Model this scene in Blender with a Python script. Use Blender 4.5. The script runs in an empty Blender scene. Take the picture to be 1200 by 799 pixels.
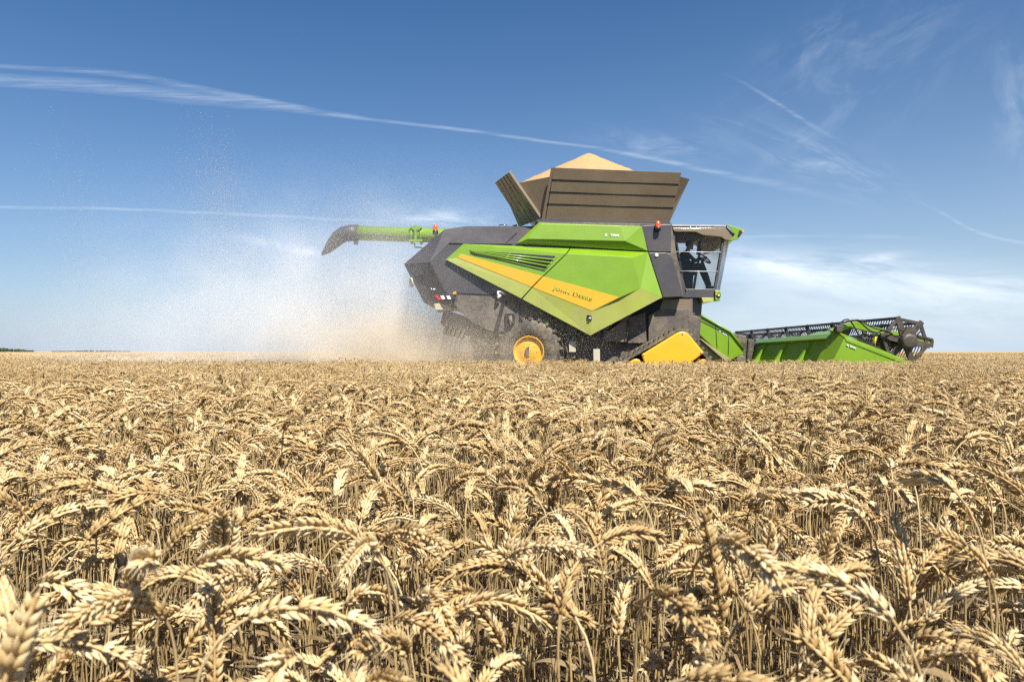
import bpy, bmesh, math, random
import numpy as np
from mathutils import Vector, Matrix

random.seed(7)
rng = np.random.default_rng(11)
R = math.radians
scene = bpy.context.scene
COL = scene.collection

# ------------------------------------------------------------------ camera
F = 823.0            # focal length in pixels of a 1200 px wide frame
HC = 0.87            # lens height above the soil
cam_data = bpy.data.cameras.new("camera")
cam = bpy.data.objects.new("camera", cam_data)
COL.objects.link(cam)
cam.location = (0, 0, HC)
cam.rotation_euler = (R(90), 0, 0)
cam_data.sensor_width = 36.0
cam_data.lens = F / 1200 * 36.0
cam_data.shift_y = 12.5 / 1200
cam_data.clip_start = 0.02
cam_data.clip_end = 20000
cam_data.dof.use_dof = True
cam_data.dof.focus_distance = 2.6
cam_data.dof.aperture_fstop = 11.0
scene.camera = cam

# ------------------------------------------------------------------ light and exposure
SUN_EL = 54.0
SUN_AZ = 25.0        # degrees to the right of straight behind the camera
sd = Vector((math.sin(R(SUN_AZ)) * math.cos(R(SUN_EL)),
             -math.cos(R(SUN_AZ)) * math.cos(R(SUN_EL)), math.sin(R(SUN_EL))))
sun_data = bpy.data.lights.new("sun", 'SUN')
sun_data.energy = 5.0
sun_data.angle = R(0.53)
sun_data.color = (1.0, 0.955, 0.88)
sun = bpy.data.objects.new("sun", sun_data)
COL.objects.link(sun)
sun.rotation_euler = sd.to_track_quat('Z', 'Y').to_euler()
sun.location = (20, -30, 40)

scene.view_settings.view_transform = 'Standard'
scene.view_settings.look = 'None'
scene.view_settings.exposure = 0.85
scene.view_settings.gamma = 1.0
scene.view_settings.use_curve_mapping = False
scene.render.engine = 'CYCLES'
scene.cycles.max_bounces = 6
scene.cycles.diffuse_bounces = 3
scene.cycles.glossy_bounces = 3
scene.cycles.transmission_bounces = 4
scene.cycles.transparent_max_bounces = 8
scene.cycles.volume_bounces = 2
scene.cycles.use_denoising = False
scene.cycles.filter_width = 1.3
scene.cycles.sample_clamp_indirect = 6
scene.cycles.volume_step_rate = 2.0


# ------------------------------------------------------------------ node helper
class NB:
    """Small helper that writes node trees as expressions."""
    def __init__(self, tree):
        self.t = tree
        self.n = tree.nodes
        self.l = tree.links

    def new(self, typ, **kw):
        nd = self.n.new(typ)
        for k, v in kw.items():
            setattr(nd, k, v)
        return nd

    def put(self, sock, v):
        if isinstance(v, bpy.types.NodeSocket):
            self.l.new(v, sock)
        elif v is not None:
            sock.default_value = v

    def m(self, op, a, b=None, c=None, clamp=False):
        nd = self.new('ShaderNodeMath', operation=op, use_clamp=clamp)
        self.put(nd.inputs[0], a)
        if b is not None:
            self.put(nd.inputs[1], b)
        if c is not None:
            self.put(nd.inputs[2], c)
        return nd.outputs[0]

    def add(self, a, b): return self.m('ADD', a, b)
    def sub(self, a, b): return self.m('SUBTRACT', a, b)
    def mul(self, a, b): return self.m('MULTIPLY', a, b)
    def div(self, a, b): return self.m('DIVIDE', a, b)

    def comb(self, x, y, z):
        nd = self.new('ShaderNodeCombineXYZ')
        for s, v in zip(nd.inputs, (x, y, z)):
            self.put(s, v)
        return nd.outputs[0]

    def sep(self, v):
        nd = self.new('ShaderNodeSeparateXYZ')
        self.put(nd.inputs[0], v)
        return nd.outputs

    def noise(self, vec, scale, detail=4, rough=0.55, dist=0.0):
        nd = self.new('ShaderNodeTexNoise')
        self.put(nd.inputs['Vector'], vec)
        nd.inputs['Scale'].default_value = scale
        nd.inputs['Detail'].default_value = detail
        nd.inputs['Roughness'].default_value = rough
        nd.inputs['Distortion'].default_value = dist
        return nd.outputs[0]

    def rng(self, v, a, b, c=0.0, d=1.0, smooth=True):
        nd = self.new('ShaderNodeMapRange')
        nd.interpolation_type = 'SMOOTHSTEP' if smooth else 'LINEAR'
        self.put(nd.inputs[0], v)
        for i, x in enumerate((a, b, c, d)):
            self.put(nd.inputs[i + 1], x)
        return nd.outputs[0]

    def mix(self, fac, a, b):
        nd = self.new('ShaderNodeMix', data_type='RGBA')
        self.put(nd.inputs[0], fac)
        for s, v in ((nd.inputs[6], a), (nd.inputs[7], b)):
            self.put(s, v if isinstance(v, bpy.types.NodeSocket) else (v[0], v[1], v[2], 1))
        return nd.outputs[2]

    def curve(self, v, pts):
        nd = self.new('ShaderNodeFloatCurve')
        cu = nd.mapping.curves[0]
        while len(cu.points) < len(pts):
            cu.points.new(0.5, 0.5)
        for p, (x, y) in zip(cu.points, pts):
            p.location = (x, y)
        nd.mapping.update()
        self.put(nd.inputs['Value'], v)
        return nd.outputs[0]


# ------------------------------------------------------------------ sky
world = bpy.data.worlds.new("World")
scene.world = world
world.use_nodes = True
wt = world.node_tree
wt.nodes.clear()
W = NB(wt)
sky = W.new('ShaderNodeTexSky', sky_type='NISHITA', sun_disc=False)
sky.sun_elevation = R(SUN_EL)
sky.sun_rotation = math.atan2(sd.x, sd.y)
sky.air_density = 1.0
sky.dust_density = 0.55
sky.ozone_density = 2.2
sky.altitude = 200
tc = W.new('ShaderNodeTexCoord')
dx, dy, dz = W.sep(tc.outputs['Generated'])
dyc = W.m('MAXIMUM', dy, 0.15)
su = W.div(dx, dyc)                       # tangent-plane sky position, north = +Y
sv = W.div(dz, dyc)
ahead = W.rng(dy, 0.15, 0.4)


def PU(px): return (px - 600) / F
def PV(py): return (412 - py) / F


suv = W.comb(su, sv, 0)


def streak(pts, width_pts, gain, fib_scale=(9, 150), warp=0.004, tail=0.12):
    """A contrail following pts (sky positions); width_pts = (x, half width)."""
    lo, hi = -1.0, 1.0
    t = W.rng(su, lo, hi, 0, 1, smooth=False)
    cy = W.curve(t, [((PU(x) - lo) / (hi - lo), PV(y) * 1.5) for x, y in pts])
    cy = W.div(cy, 1.5)
    wd = W.mul(W.curve(t, [((PU(x) - lo) / (hi - lo), w / F * 10) for x, w in width_pts]), 0.1)
    nz = W.noise(W.comb(W.mul(su, 7), W.mul(sv, 22), 3.1), 1.0, 3)
    off = W.mul(W.sub(nz, 0.5), warp * 2)
    dist = W.div(W.m('ABSOLUTE', W.add(W.sub(sv, cy), off)), W.m('MAXIMUM', wd, 0.0004))
    core = W.m('POWER', W.m('SUBTRACT', 1.0, dist, clamp=True), 0.8)
    fib = W.noise(W.comb(W.add(W.mul(su, fib_scale[0]), W.mul(sv, 14)), W.mul(sv, fib_scale[1]), 0), 1.0, 5, 0.65)
    fib = W.rng(fib, 0.3, 0.66, 0.15, 1)
    x0, x1 = pts[0][0], pts[-1][0]
    ends = W.mul(W.rng(su, PU(x0) - 0.001, PU(x0) + 0.09), W.rng(su, PU(x1) - tail, PU(x1), 1, 0))
    return W.mul(W.mul(W.mul(core, fib), ends), gain)


def blob(px, py, rx, ry, ang, gain, fib=(7, 40), lo=0.42, hi=0.72, seed=0.0):
    """A cirrus patch: soft ellipse times stretched noise, turned by ang degrees."""
    c, s = math.cos(R(ang)), math.sin(R(ang))
    a = W.sub(su, PU(px))
    b = W.sub(sv, PV(py))
    x = W.add(W.mul(a, c), W.mul(b, s))
    y = W.sub(W.mul(b, c), W.mul(a, s))
    q = W.add(W.m('POWER', W.div(x, rx / F), 2.0), W.m('POWER', W.div(y, ry / F), 2.0))
    g = W.m('POWER', 2.718, W.mul(q, -1.4))
    n1 = W.noise(W.comb(W.mul(x, fib[0]), W.mul(y, fib[1]), seed), 1.0, 7, 0.66, 0.6)
    return W.mul(W.mul(g, W.rng(n1, lo, hi)), gain)


layers = [
    streak([(-150, 86), (0, 94), (100, 100), (200, 111), (320, 124), (480, 145), (600, 160), (760, 185), (880, 211), (1000, 238), (1080, 262)],
           [(-150, 8), (0, 9), (150, 10), (260, 10), (340, 6), (420, 3), (520, 2.6), (700, 2.6), (850, 5), (940, 7), (1080, 5)], 0.22, tail=0.42),
    streak([(-120, 74), (0, 78), (110, 84), (200, 97), (300, 116), (380, 130)], [(-120, 2.4), (0, 3), (200, 5), (380, 3)], 0.15),
    streak([(-150, 238), (0, 242), (200, 248), (400, 258), (520, 262)], [(-150, 2), (0, 2.2), (400, 2.2), (520, 2)], 0.16),
    streak([(840, 84), (880, 103), (920, 128), (960, 152), (1010, 178)], [(840, 3), (880, 3.4), (960, 4), (1010, 5)], 0.17),
    streak([(1060, 230), (1100, 248), (1150, 274), (1210, 286), (1300, 290)], [(1060, 2.6), (1150, 3.2), (1300, 3)], 0.15),
    streak([(800, 282), (870, 279), (1000, 277), (1120, 282)], [(800, 2), (1000, 3), (1120, 2)], 0.14),
    blob(1010, 328, 240, 34, -5, 0.42, (5, 26), 0.34, 0.6, 2.0),
    blob(1170, 340, 130, 16, -2, 0.34, (5, 24), 0.32, 0.62, 6.0),
    blob(905, 312, 80, 14, -12, 0.4, (7, 30), 0.3, 0.62, 9.0),
    blob(1020, 305, 40, 7, 10, 0.4, (8, 30), 0.3, 0.6, 1.3),
    blob(940, 70, 120, 34, 38, 0.12, (9, 22), 0.42, 0.75, 4.0),
    blob(1040, 30, 160, 40, 28, 0.10, (7, 20), 0.42, 0.75, 5.0),
    blob(1010, 100, 170, 60, 34, 0.10, (7, 18), 0.42, 0.75, 7.7),
    blob(1200, 130, 36, 90, 10, 0.2, (14, 10), 0.36, 0.72, 8.0),
    blob(770, 172, 70, 16, -8, 0.22, (9, 34), 0.42, 0.72, 3.3),
    blob(960, 190, 120, 26, -20, 0.25, (9, 40), 0.42, 0.75, 3.9),
    blob(520, 258, 60, 14, -4, 0.55, (9, 34), 0.36, 0.7, 7.0),
    blob(345, 292, 60, 6, -12, 0.45, (9, 30), 0.34, 0.66, 4.4),
    blob(520, 320, 420, 90, 0, 0.16, (4, 12), 0.3, 0.75, 2.7),
    blob(1050, 380, 420, 50, 0, 0.30, (3, 10), 0.25, 0.75, 5.7),
]
cloud = layers[0]
for c in layers[1:]:
    cloud = W.m('ADD', cloud, c)
cloud = W.m('MULTIPLY', cloud, ahead, clamp=True)
hsv = W.new('ShaderNodeHueSaturation')
hsv.inputs['Saturation'].default_value = 1.37
W.l.new(sky.outputs[0], hsv.inputs['Color'])
tint = W.new('ShaderNodeMix', data_type='RGBA', blend_type='MULTIPLY')
tint.inputs[0].default_value = 1.0
W.l.new(hsv.outputs[0], tint.inputs[6])
tint.inputs[7].default_value = (0.93, 0.95, 1.01, 1)
low = W.m('POWER', 2.718, W.mul(W.m('MAXIMUM', dz, 0.0), -5.6))
east = W.rng(su, -0.75, 0.75, 0.78, 0.94)
haze_col = W.mix(W.rng(su, -0.75, 0.75), (4.6, 5.8, 7.8), (5.6, 6.9, 8.4))
cc = W.mix(W.mul(low, east), tint.outputs[2], haze_col)
cc = W.mix(cloud, cc, (11.0, 11.8, 12.6))
bg = W.new('ShaderNodeBackground')
W.l.new(cc, bg.inputs['Color'])
bg.inputs['Strength'].default_value = 0.059
wo = W.new('ShaderNodeOutputWorld')
W.l.new(bg.outputs[0], wo.inputs['Surface'])


# ------------------------------------------------------------------ materials
def material(name, base, rough=0.5, coat=0.0, metallic=0.0, spec=0.5, noise=None, dust=0.0, bump=0.0, bump_scale=60.0):
    """Principled paint; noise=(scale, amount) varies value; dust mixes in straw dust by noise."""
    mt = bpy.data.materials.new(name)
    mt.use_nodes = True
    n = NB(mt.node_tree)
    p = mt.node_tree.nodes['Principled BSDF']
    p.inputs['Roughness'].default_value = rough
    p.inputs['Metallic'].default_value = metallic
    p.inputs['Specular IOR Level'].default_value = spec
    p.inputs['Coat Weight'].default_value = coat
    p.inputs['Coat Roughness'].default_value = 0.07
    tcn = n.new('ShaderNodeTexCoord').outputs['Object']
    col = (base[0], base[1], base[2], 1)
    if noise or dust:
        c = base
        if noise:
            k = n.rng(n.noise(tcn, noise[0], 5), 0.3, 0.7, 1 - noise[1], 1 + noise[1])
            cm = n.comb(n.mul(k, base[0]), n.mul(k, base[1]), n.mul(k, base[2]))
            c = cm
        if dust:
            fine = n.noise(tcn, 9, 8, 0.7)
            big = n.noise(tcn, 1.6, 3, 0.5)
            f = n.mul(n.rng(n.add(n.mul(fine, 0.55), n.mul(big, 0.45)), 0.36, 0.68), dust)
            c = n.mix(f, c, (0.42, 0.33, 0.19))
            n.l.new(n.rng(f, 0, 0.6, rough, 0.8), p.inputs['Roughness'])
        n.l.new(c, p.inputs['Base Color'])
    else:
        p.inputs['Base Color'].default_value = col
    if bump:
        b = n.new('ShaderNodeBump')
        b.inputs['Strength'].default_value = bump
        b.inputs['Distance'].default_value = 0.01
        n.l.new(n.noise(tcn, bump_scale, 4), b.inputs['Height'])
        n.l.new(b.outputs[0], p.inputs['Normal'])
    return mt


M = {}
M['green'] = material('green_paint', (0.165, 0.30, 0.006), 0.36, 0.5, dust=0.06, noise=(2.0, 0.05))
M['green_low'] = material('dusty_green_with_reflection', (0.36, 0.41, 0.075), 0.42, 0.5, dust=0.30, noise=(2.0, 0.06))  # some dust; pale olive base paints in the wheat reflected by the lower panels
M['yellow'] = material('yellow_paint', (0.80, 0.40, 0.008), 0.4, 0.4, dust=0.08, noise=(3.0, 0.04))
M['stripe'] = material('amber_stripe', (0.76, 0.34, 0.006), 0.4, 0.3, dust=0.04)
M['letter'] = material('green_lettering', (0.07, 0.22, 0.015), 0.4, 0.2)
M['dark'] = material('charcoal_paint', (0.054, 0.050, 0.055), 0.42, 0.35, noise=(1.5, 0.08), dust=0.07)
M['under'] = material('dusty_underbody', (0.065, 0.056, 0.053), 0.65, 0.0, noise=(3, 0.2), dust=0.36)
M['tank'] = material('bronze_brown_panel', (0.175, 0.132, 0.083), 0.5, 0.2, metallic=0.1, noise=(1.2, 0.08), dust=0.12)
M['rubber'] = material('black_rubber', (0.035, 0.034, 0.034), 0.75, dust=0.5, noise=(6, 0.25), bump=0.3)
M['spout'] = material('dark_grey_spout', (0.04, 0.042, 0.048), 0.55, dust=0.10, noise=(6, 0.15))
M['green_matte'] = material('satin_green_paint', (0.17, 0.33, 0.006), 0.55, 0.0, spec=0.3, dust=0.06)
M['tan_strip'] = material('tan_strip', (0.30, 0.25, 0.13), 0.6, dust=0.2)
M['gasket'] = material('black_gasket', (0.012, 0.012, 0.014), 0.6)
M['black'] = material('black_plastic', (0.02, 0.02, 0.022), 0.45, 0.1)
M['steel'] = material('worn_brown_steel', (0.062, 0.050, 0.045), 0.55, metallic=0.25, noise=(5, 0.3), dust=0.15)
M['white'] = material('white_plastic', (0.75, 0.75, 0.72), 0.4)
M['grey'] = material('light_grey_metal', (0.45, 0.45, 0.44), 0.45, metallic=0.3, noise=(6, 0.15))
M['plate'] = material('dusty_pale_plate', (0.50, 0.45, 0.33), 0.7, dust=0.3)
M['orange_glass'] = material('orange_beacon_plastic', (0.75, 0.10, 0.015), 0.2, 0.6)
M['red_lens'] = material('red_lens', (0.55, 0.02, 0.015), 0.2, 0.5)
M['amber_lens'] = material('amber_lens', (0.8, 0.3, 0.01), 0.2, 0.5)
M['clear_lens'] = material('clear_lens', (0.8, 0.8, 0.74), 0.15, 0.5)
M['motor'] = material('blue_black_drum', (0.02, 0.03, 0.045), 0.25, 0.5)
M['liner'] = material('brown_cab_liner', (0.10, 0.075, 0.045), 0.8)
M['seat'] = material('black_seat_fabric', (0.018, 0.018, 0.02), 0.85, bump=0.2)
M['skin'] = material('skin', (0.42, 0.24, 0.16), 0.5)
M['hair'] = material('dark_hair', (0.02, 0.014, 0.01), 0.6)
M['cloth'] = material('dark_work_clothes', (0.022, 0.022, 0.026), 0.9, bump=0.3)
M['trousers'] = material('dark_trousers', (0.018, 0.019, 0.024), 0.9, bump=0.3)

g = bpy.data.materials.new('cab_glass')
g.use_nodes = True
gn = NB(g.node_tree)
g.node_tree.nodes.clear()
fr = gn.new('ShaderNodeLayerWeight')
tr = gn.new('ShaderNodeBsdfTransparent'); tr.inputs[0].default_value = (0.945, 0.935, 0.915, 1)
gl = gn.new('ShaderNodeBsdfGlossy'); gl.inputs['Roughness'].default_value = 0.03
ms = gn.new('ShaderNodeMixShader')
gn.l.new(gn.add(gn.mul(gn.m('POWER', fr.outputs['Facing'], 4.0), 0.6), 0.02), ms.inputs[0])
gn.l.new(tr.outputs[0], ms.inputs[1]); gn.l.new(gl.outputs[0], ms.inputs[2])
go = gn.new('ShaderNodeOutputMaterial'); gn.l.new(ms.outputs[0], go.inputs[0])
M['glass'] = g


def straw_material(name, dark, mid, light, rough=0.55, transl=0.12):
    mt = bpy.data.materials.new(name)
    mt.use_nodes = True
    n = NB(mt.node_tree)
    p = mt.node_tree.nodes['Principled BSDF']
    p.inputs['Roughness'].default_value = rough
    p.inputs['Specular IOR Level'].default_value = 0.4
    at = n.new('ShaderNodeAttribute', attribute_name='tone')
    oi = n.new('ShaderNodeObjectInfo')
    tcn = n.new('ShaderNodeTexCoord').outputs['Object']
    fine = n.noise(tcn, 240, 3, 0.6)
    v = n.add(n.mul(at.outputs['Fac'], 0.62), n.add(n.mul(n.sub(oi.outputs['Random'], 0.5), 0.34), n.mul(n.sub(fine, 0.5), 0.5)))
    v = n.add(v, 0.19)
    rp = n.new('ShaderNodeValToRGB')
    rp.color_ramp.elements[0].position = 0.08
    rp.color_ramp.elements[0].color = (*dark, 1)
    rp.color_ramp.elements[1].position = 0.92
    rp.color_ramp.elements[1].color = (*light, 1)
    e = rp.color_ramp.elements.new(0.5); e.color = (*mid, 1)
    n.l.new(v, rp.inputs[0])
    n.l.new(rp.outputs[0], p.inputs['Base Color'])
    b = n.new('ShaderNodeBump'); b.inputs['Strength'].default_value = 0.35; b.inputs['Distance'].default_value = 0.0006
    n.l.new(n.noise(tcn, 900, 2), b.inputs['Height'])
    n.l.new(b.outputs[0], p.inputs['Normal'])
    if transl:
        tl = n.new('ShaderNodeBsdfTranslucent')
        n.l.new(rp.outputs[0], tl.inputs[0])
        mx = n.new('ShaderNodeMixShader'); mx.inputs[0].default_value = transl
        n.l.new(p.outputs[0], mx.inputs[1]); n.l.new(tl.outputs[0], mx.inputs[2])
        n.l.new(mx.outputs[0], mt.node_tree.nodes['Material Output'].inputs[0])
    return mt


M['ear'] = straw_material('ripe_wheat_ear', (0.26, 0.145, 0.048), (0.60, 0.42, 0.185), (0.82, 0.68, 0.43))
M['stem'] = straw_material('dry_wheat_stem', (0.15, 0.09, 0.035), (0.42, 0.295, 0.125), (0.68, 0.54, 0.30))
M['leaf'] = straw_material('withered_wheat_leaf', (0.15, 0.095, 0.045), (0.30, 0.21, 0.10), (0.50, 0.39, 0.23), 0.7, 0.3)

# ------------------------------------------------------------------ wheat geometry (numpy)
def frames(P):
    """Tangents and parallel-transported normals along a path."""
    T = np.gradient(P, axis=0)
    T /= np.linalg.norm(T, axis=1)[:, None]
    N = np.zeros_like(P)
    n = np.array([0.0, 1.0, 0.0])
    for i in range(len(P)):
        n = n - T[i] * np.dot(n, T[i]); n /= np.linalg.norm(n)
        N[i] = n
    return T, N, np.cross(T, N)


def np_tube(P, rad, sides):
    T, N, B = frames(P)
    a = np.linspace(0, 2 * np.pi, sides, endpoint=False)
    V = (P[:, None, :] + (np.cos(a)[None, :, None] * N[:, None, :] + np.sin(a)[None, :, None] * B[:, None, :]) * np.asarray(rad)[:, None, None]).reshape(-1, 3)
    fs = []
    for i in range(len(P) - 1):
        for j in range(sides):
            k = (j + 1) % sides
            fs.append((i * sides + j, i * sides + k, (i + 1) * sides + k, (i + 1) * sides + j))
    return V, fs


def floret_template(sides, prof):
    vs, fs = [], []
    for t, r in prof[:-1]:
        for j in range(sides):
            a = 2 * math.pi * j / sides
            vs.append((math.cos(a) * r, math.sin(a) * r * 0.8, t))
    nr = len(prof) - 1
    tip = len(vs)
    vs.append((0, 0, prof[-1][0]))
    for i in range(nr - 1):
        for j in range(sides):
            k = (j + 1) % sides
            fs.append((i * sides + j, i * sides + k, (i + 1) * sides + k, (i + 1) * sides + j))
    for j in range(sides):
        fs.append(((nr - 1) * sides + j, (nr - 1) * sides + (j + 1) % sides, tip))
    fs.append(tuple(range(sides))[::-1])
    return np.array(vs), fs


FL_HI = floret_template(7, [(0, .3), (.12, .72), (.32, 1.0), (.56, .93), (.76, .6), (.9, .26), (1.16, 0)])
FL_MID = floret_template(4, [(0, .4), (.35, 1.0), (.72, .62), (1.1, 0)])


class Acc:
    """Collects vertices, faces and a tone per vertex."""
    def __init__(self):
        self.v, self.f, self.t, self.n = [], [], [], 0

    def add(self, V, fs, tone):
        self.v.append(np.asarray(V, float))
        self.f.extend([tuple(i + self.n for i in f) for f in fs])
        t = np.full(len(V), tone) if np.isscalar(tone) else np.asarray(tone)
        self.t.append(t)
        self.n += len(V)

    def mesh(self, name, mat, smooth=True):
        me = bpy.data.meshes.new(name)
        V = np.concatenate(self.v)
        me.from_pydata(V.tolist(), [], self.f)
        at = me.attributes.new('tone', 'FLOAT', 'POINT')
        at.data.foreach_set('value', np.concatenate(self.t).astype(np.float32))
        if smooth:
            me.shade_smooth()
        me.materials.append(mat)
        return me


def spine(rs, nod, top, ear_len):
    """Stem and ear centre line: upright, then nodding towards +X. Highest point at z = top."""
    lean = rs.uniform(0, 7)
    neck = rs.uniform(0.035, 0.09)
    stem_len = 0.5
    L = stem_len + ear_len
    s = np.linspace(0, L, 90)
    k = np.clip((s - (stem_len - neck)) / (L - stem_len + neck), 0, 1)
    th = np.radians(lean * np.clip(s / 0.3, 0, 1) + nod * (k * k * (3 - 2 * k)) ** 0.8)
    wob = np.radians(3) * np.sin(s * 9 + rs.uniform(0, 6))
    ds = s[1] - s[0]
    x = np.cumsum(np.sin(th)) * ds
    z = np.cumsum(np.cos(th)) * ds
    y = np.cumsum(np.sin(wob) * np.cos(th)) * ds
    P = np.stack([x, y, z], 1)
    dz = top - P[:, 2].max()
    P[:, 2] += dz                                   # lengthen or shorten the straight part
    keep = P[:, 2] > 0.0
    keep |= s > 0.2
    P, s = P[keep], s[keep]
    P = np.vstack([[P[0, 0], P[0, 1], -0.02], P])
    s = np.concatenate([[-1], s])
    P[:, :2] -= P[0, :2]
    ie = np.searchsorted(s, stem_len)
    return P[:ie + 1], P[ie:]


def make_ear(acc, E, rs, lod):
    ln = float(np.linalg.norm(np.diff(E, axis=0), axis=1).sum())
    n_sp = {0: int(ln / .0041), 1: int(ln / .0052), 2: 7}[lod]
    T, N, B = frames(E)
    tw = rs.uniform(0, math.pi)
    idx = np.linspace(0, len(E) - 1, n_sp + 1)
    size = rs.uniform(0.82, 1.04)
    plump = rs.uniform(0.84, 1.12)
    if lod == 2:
        rad = np.interp(np.linspace(0, 1, 6), [0, .15, .5, .85, 1], [.004, .0085, .009, .006, .001])
        Q = E[np.linspace(0, len(E) - 1, 6).astype(int)]
        V, fs = np_tube(Q, rad, 4)
        acc.add(V, fs, np.repeat(rs.uniform(0.2, 0.8, 6), 4))
        return
    temp = FL_HI if lod == 0 else FL_MID
    for k in range(n_sp):
        f = k / (n_sp - 1)
        i = int(idx[k])
        side = 1 if k % 2 == 0 else -1
        a = tw
        S = (N[i] * math.cos(a) + B[i] * math.sin(a)) * side
        U = np.cross(T[i], S)
        env = np.interp(f, [0, .12, .5, .85, 1], [.72, .95, 1.0, .86, .66])
        fl = 0.0128 * env * size
        fw = 0.0027 * env * size * plump
        tone_sp = rs.uniform(0.25, 0.75)
        fans = (-1, 0, 1) if lod == 0 else (-.6, .6)
        if k == n_sp - 1:
            S = S * 0.2
        for q in fans:
            out = math.radians(23.5 + rs.uniform(-6, 8) + (5 if q == 0 else 0))
            d = T[i] * math.cos(out) + S * math.sin(out) + U * q * 0.36
            d /= np.linalg.norm(d)
            b = np.cross(d, S); b /= np.linalg.norm(b) + 1e-9
            c = np.cross(b, d)
            m = np.stack([b * fw * rs.uniform(.9, 1.1) * (1.35 if lod else 1), c * fw * (1.35 if lod else 1), d * fl * rs.uniform(.92, 1.12)], 0)
            o = E[i] + S * 0.0020 * env + U * q * 0.0024 * env
            V = temp[0] @ m + o
            tz = temp[0][:, 2]
            tone = tone_sp + rs.uniform(-.12, .12) + 0.30 * (tz - 0.45)
            acc.add(V, temp[1], np.clip(tone, 0, 1))
            if lod == 0 and rs.uniform() < 0.22 + 0.5 * (f > .8):
                tipp = o + d * fl * 1.1
                V, fs = np_tube(np.stack([tipp, tipp + d * 0.004 + S * .0006, tipp + d * rs.uniform(.006, .013) + S * .0018]), [.00035, .00028, .0001], 3)
                acc.add(V, fs, 0.8)
    if lod == 0:
        V, fs = np_tube(E[::3], [.0013] * len(E[::3]), 5)
        acc.add(V, fs, 0.3)


def make_stem(acc, S, rs, lod):
    sides = {0: 6, 1: 4, 2: 3}[lod]
    step = {0: 3, 1: 6, 2: 12}[lod]
    Q = np.vstack([S[:-1:step], S[-1]])
    rad = np.linspace(.0017, .0012, len(Q)) * (1 if lod < 2 else 1.5)
    V, fs = np_tube(Q, rad, sides)
    base = rs.uniform(0.3, 0.7)
    tone = np.repeat(base + 0.12 * np.sin(np.linspace(0, 9, len(Q))), sides)
    acc.add(V, fs, np.clip(tone, 0, 1))
    if lod == 0:                                    # the knots of the straw
        for z in (0.13, 0.27, 0.42):
            i = int(np.argmin(np.abs(S[:, 2] - z)))
            p = S[i]
            V, fs = np_tube(np.stack([p - [0, 0, .003], p, p + [0, 0, .003]]), [.0016, .0024, .0016], 6)
            acc.add(V, fs, 0.1)


def make_leaf(acc, S, rs, lod):
    i = rs.integers(int(len(S) * .15), int(len(S) * .6))
    p = S[i].copy()
    a = rs.uniform(0, 6.28)
    L = rs.uniform(.10, .2)
    n = 12 if lod == 0 else 5
    t = np.linspace(0, 1, n)
    el = np.radians(rs.uniform(45, 80)) - t * np.radians(rs.uniform(70, 190))
    r = np.cumsum(np.cos(el)) * L / n
    z = np.cumsum(np.sin(el)) * L / n
    az = a + t * rs.uniform(-.9, .9)
    C = np.stack([p[0] + np.cos(az) * r, p[1] + np.sin(az) * r, p[2] + z], 1)
    C[:, 2] = np.maximum(C[:, 2], .01)
    w = .0042 * np.sin(np.pi * (0.12 + 0.88 * t)) ** .8 + .0003
    tw = t * rs.uniform(-3, 3)
    side = np.stack([-np.sin(az) * np.cos(tw), np.cos(az) * np.cos(tw), np.sin(tw)], 1)
    up = np.array([0, 0, .0016])
    rows = [C - side * w[:, None], C + up, C + side * w[:, None]]
    V = np.stack(rows, 1).reshape(-1, 3)
    fs = []
    for j in range(n - 1):
        for k in range(2):
            fs.append((j * 3 + k, j * 3 + k + 1, j * 3 + k + 4, j * 3 + k + 3))
    acc.add(V, fs, np.clip(rs.uniform(.2, .8) + .2 * rs.uniform(-1, 1, len(V)), 0, 1))


NODS = [14, 40, 62, 74, 84, 92, 98, 104, 110, 114, 120, 126, 134, 142, 150, 162, 102, 66, 112, 90, 78, 108, 52, 124]
TOPS = [.65, .66, .655, .645, .64, .63, .635, .62, .635, .61, .63, .605, .61, .59, .605, .58, .655, .61, .575, .65, .62, .665, .60, .59]
CANOPY = 0.625
hidden = bpy.data.collections.new("wheat_sources")       # never linked to the scene: instanced only
VAR = []
for vi, (nod, top) in enumerate(zip(NODS, TOPS)):
    rs = np.random.default_rng(100 + vi)
    S, E = spine(rs, nod, top, rs.uniform(.082, .112))
    a1, a2, a3 = Acc(), Acc(), Acc()
    make_ear(a1, E, rs, 0)
    make_stem(a2, S, rs, 0)
    make_leaf(a3, S, rs, 0)
    me = [a1.mesh('wheat_ear', M['ear']), a2.mesh('wheat_stem', M['stem']), a3.mesh('wheat_leaf', M['leaf'])]
    if vi % 2:
        a4 = Acc()
        make_leaf(a4, S, rs, 0)
        me.append(a4.mesh('wheat_leaf', M['leaf']))
    VAR.append(me)
    bm = bmesh.new()
    one = bpy.data.meshes.new('wheat_source')
    for k, m_ in enumerate(me):
        if k < 3:
            one.materials.append(m_.materials[0])
        n0 = len(bm.faces)
        bm.from_mesh(m_)
        bm.faces.ensure_lookup_table()
        for f in bm.faces[n0:]:
            f.material_index = min(k, 2)
    bm.to_mesh(one); bm.free()
    o = bpy.data.objects.new('source_%02d' % vi, one)
    hidden.objects.link(o)

N_HI = len(VAR)


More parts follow.
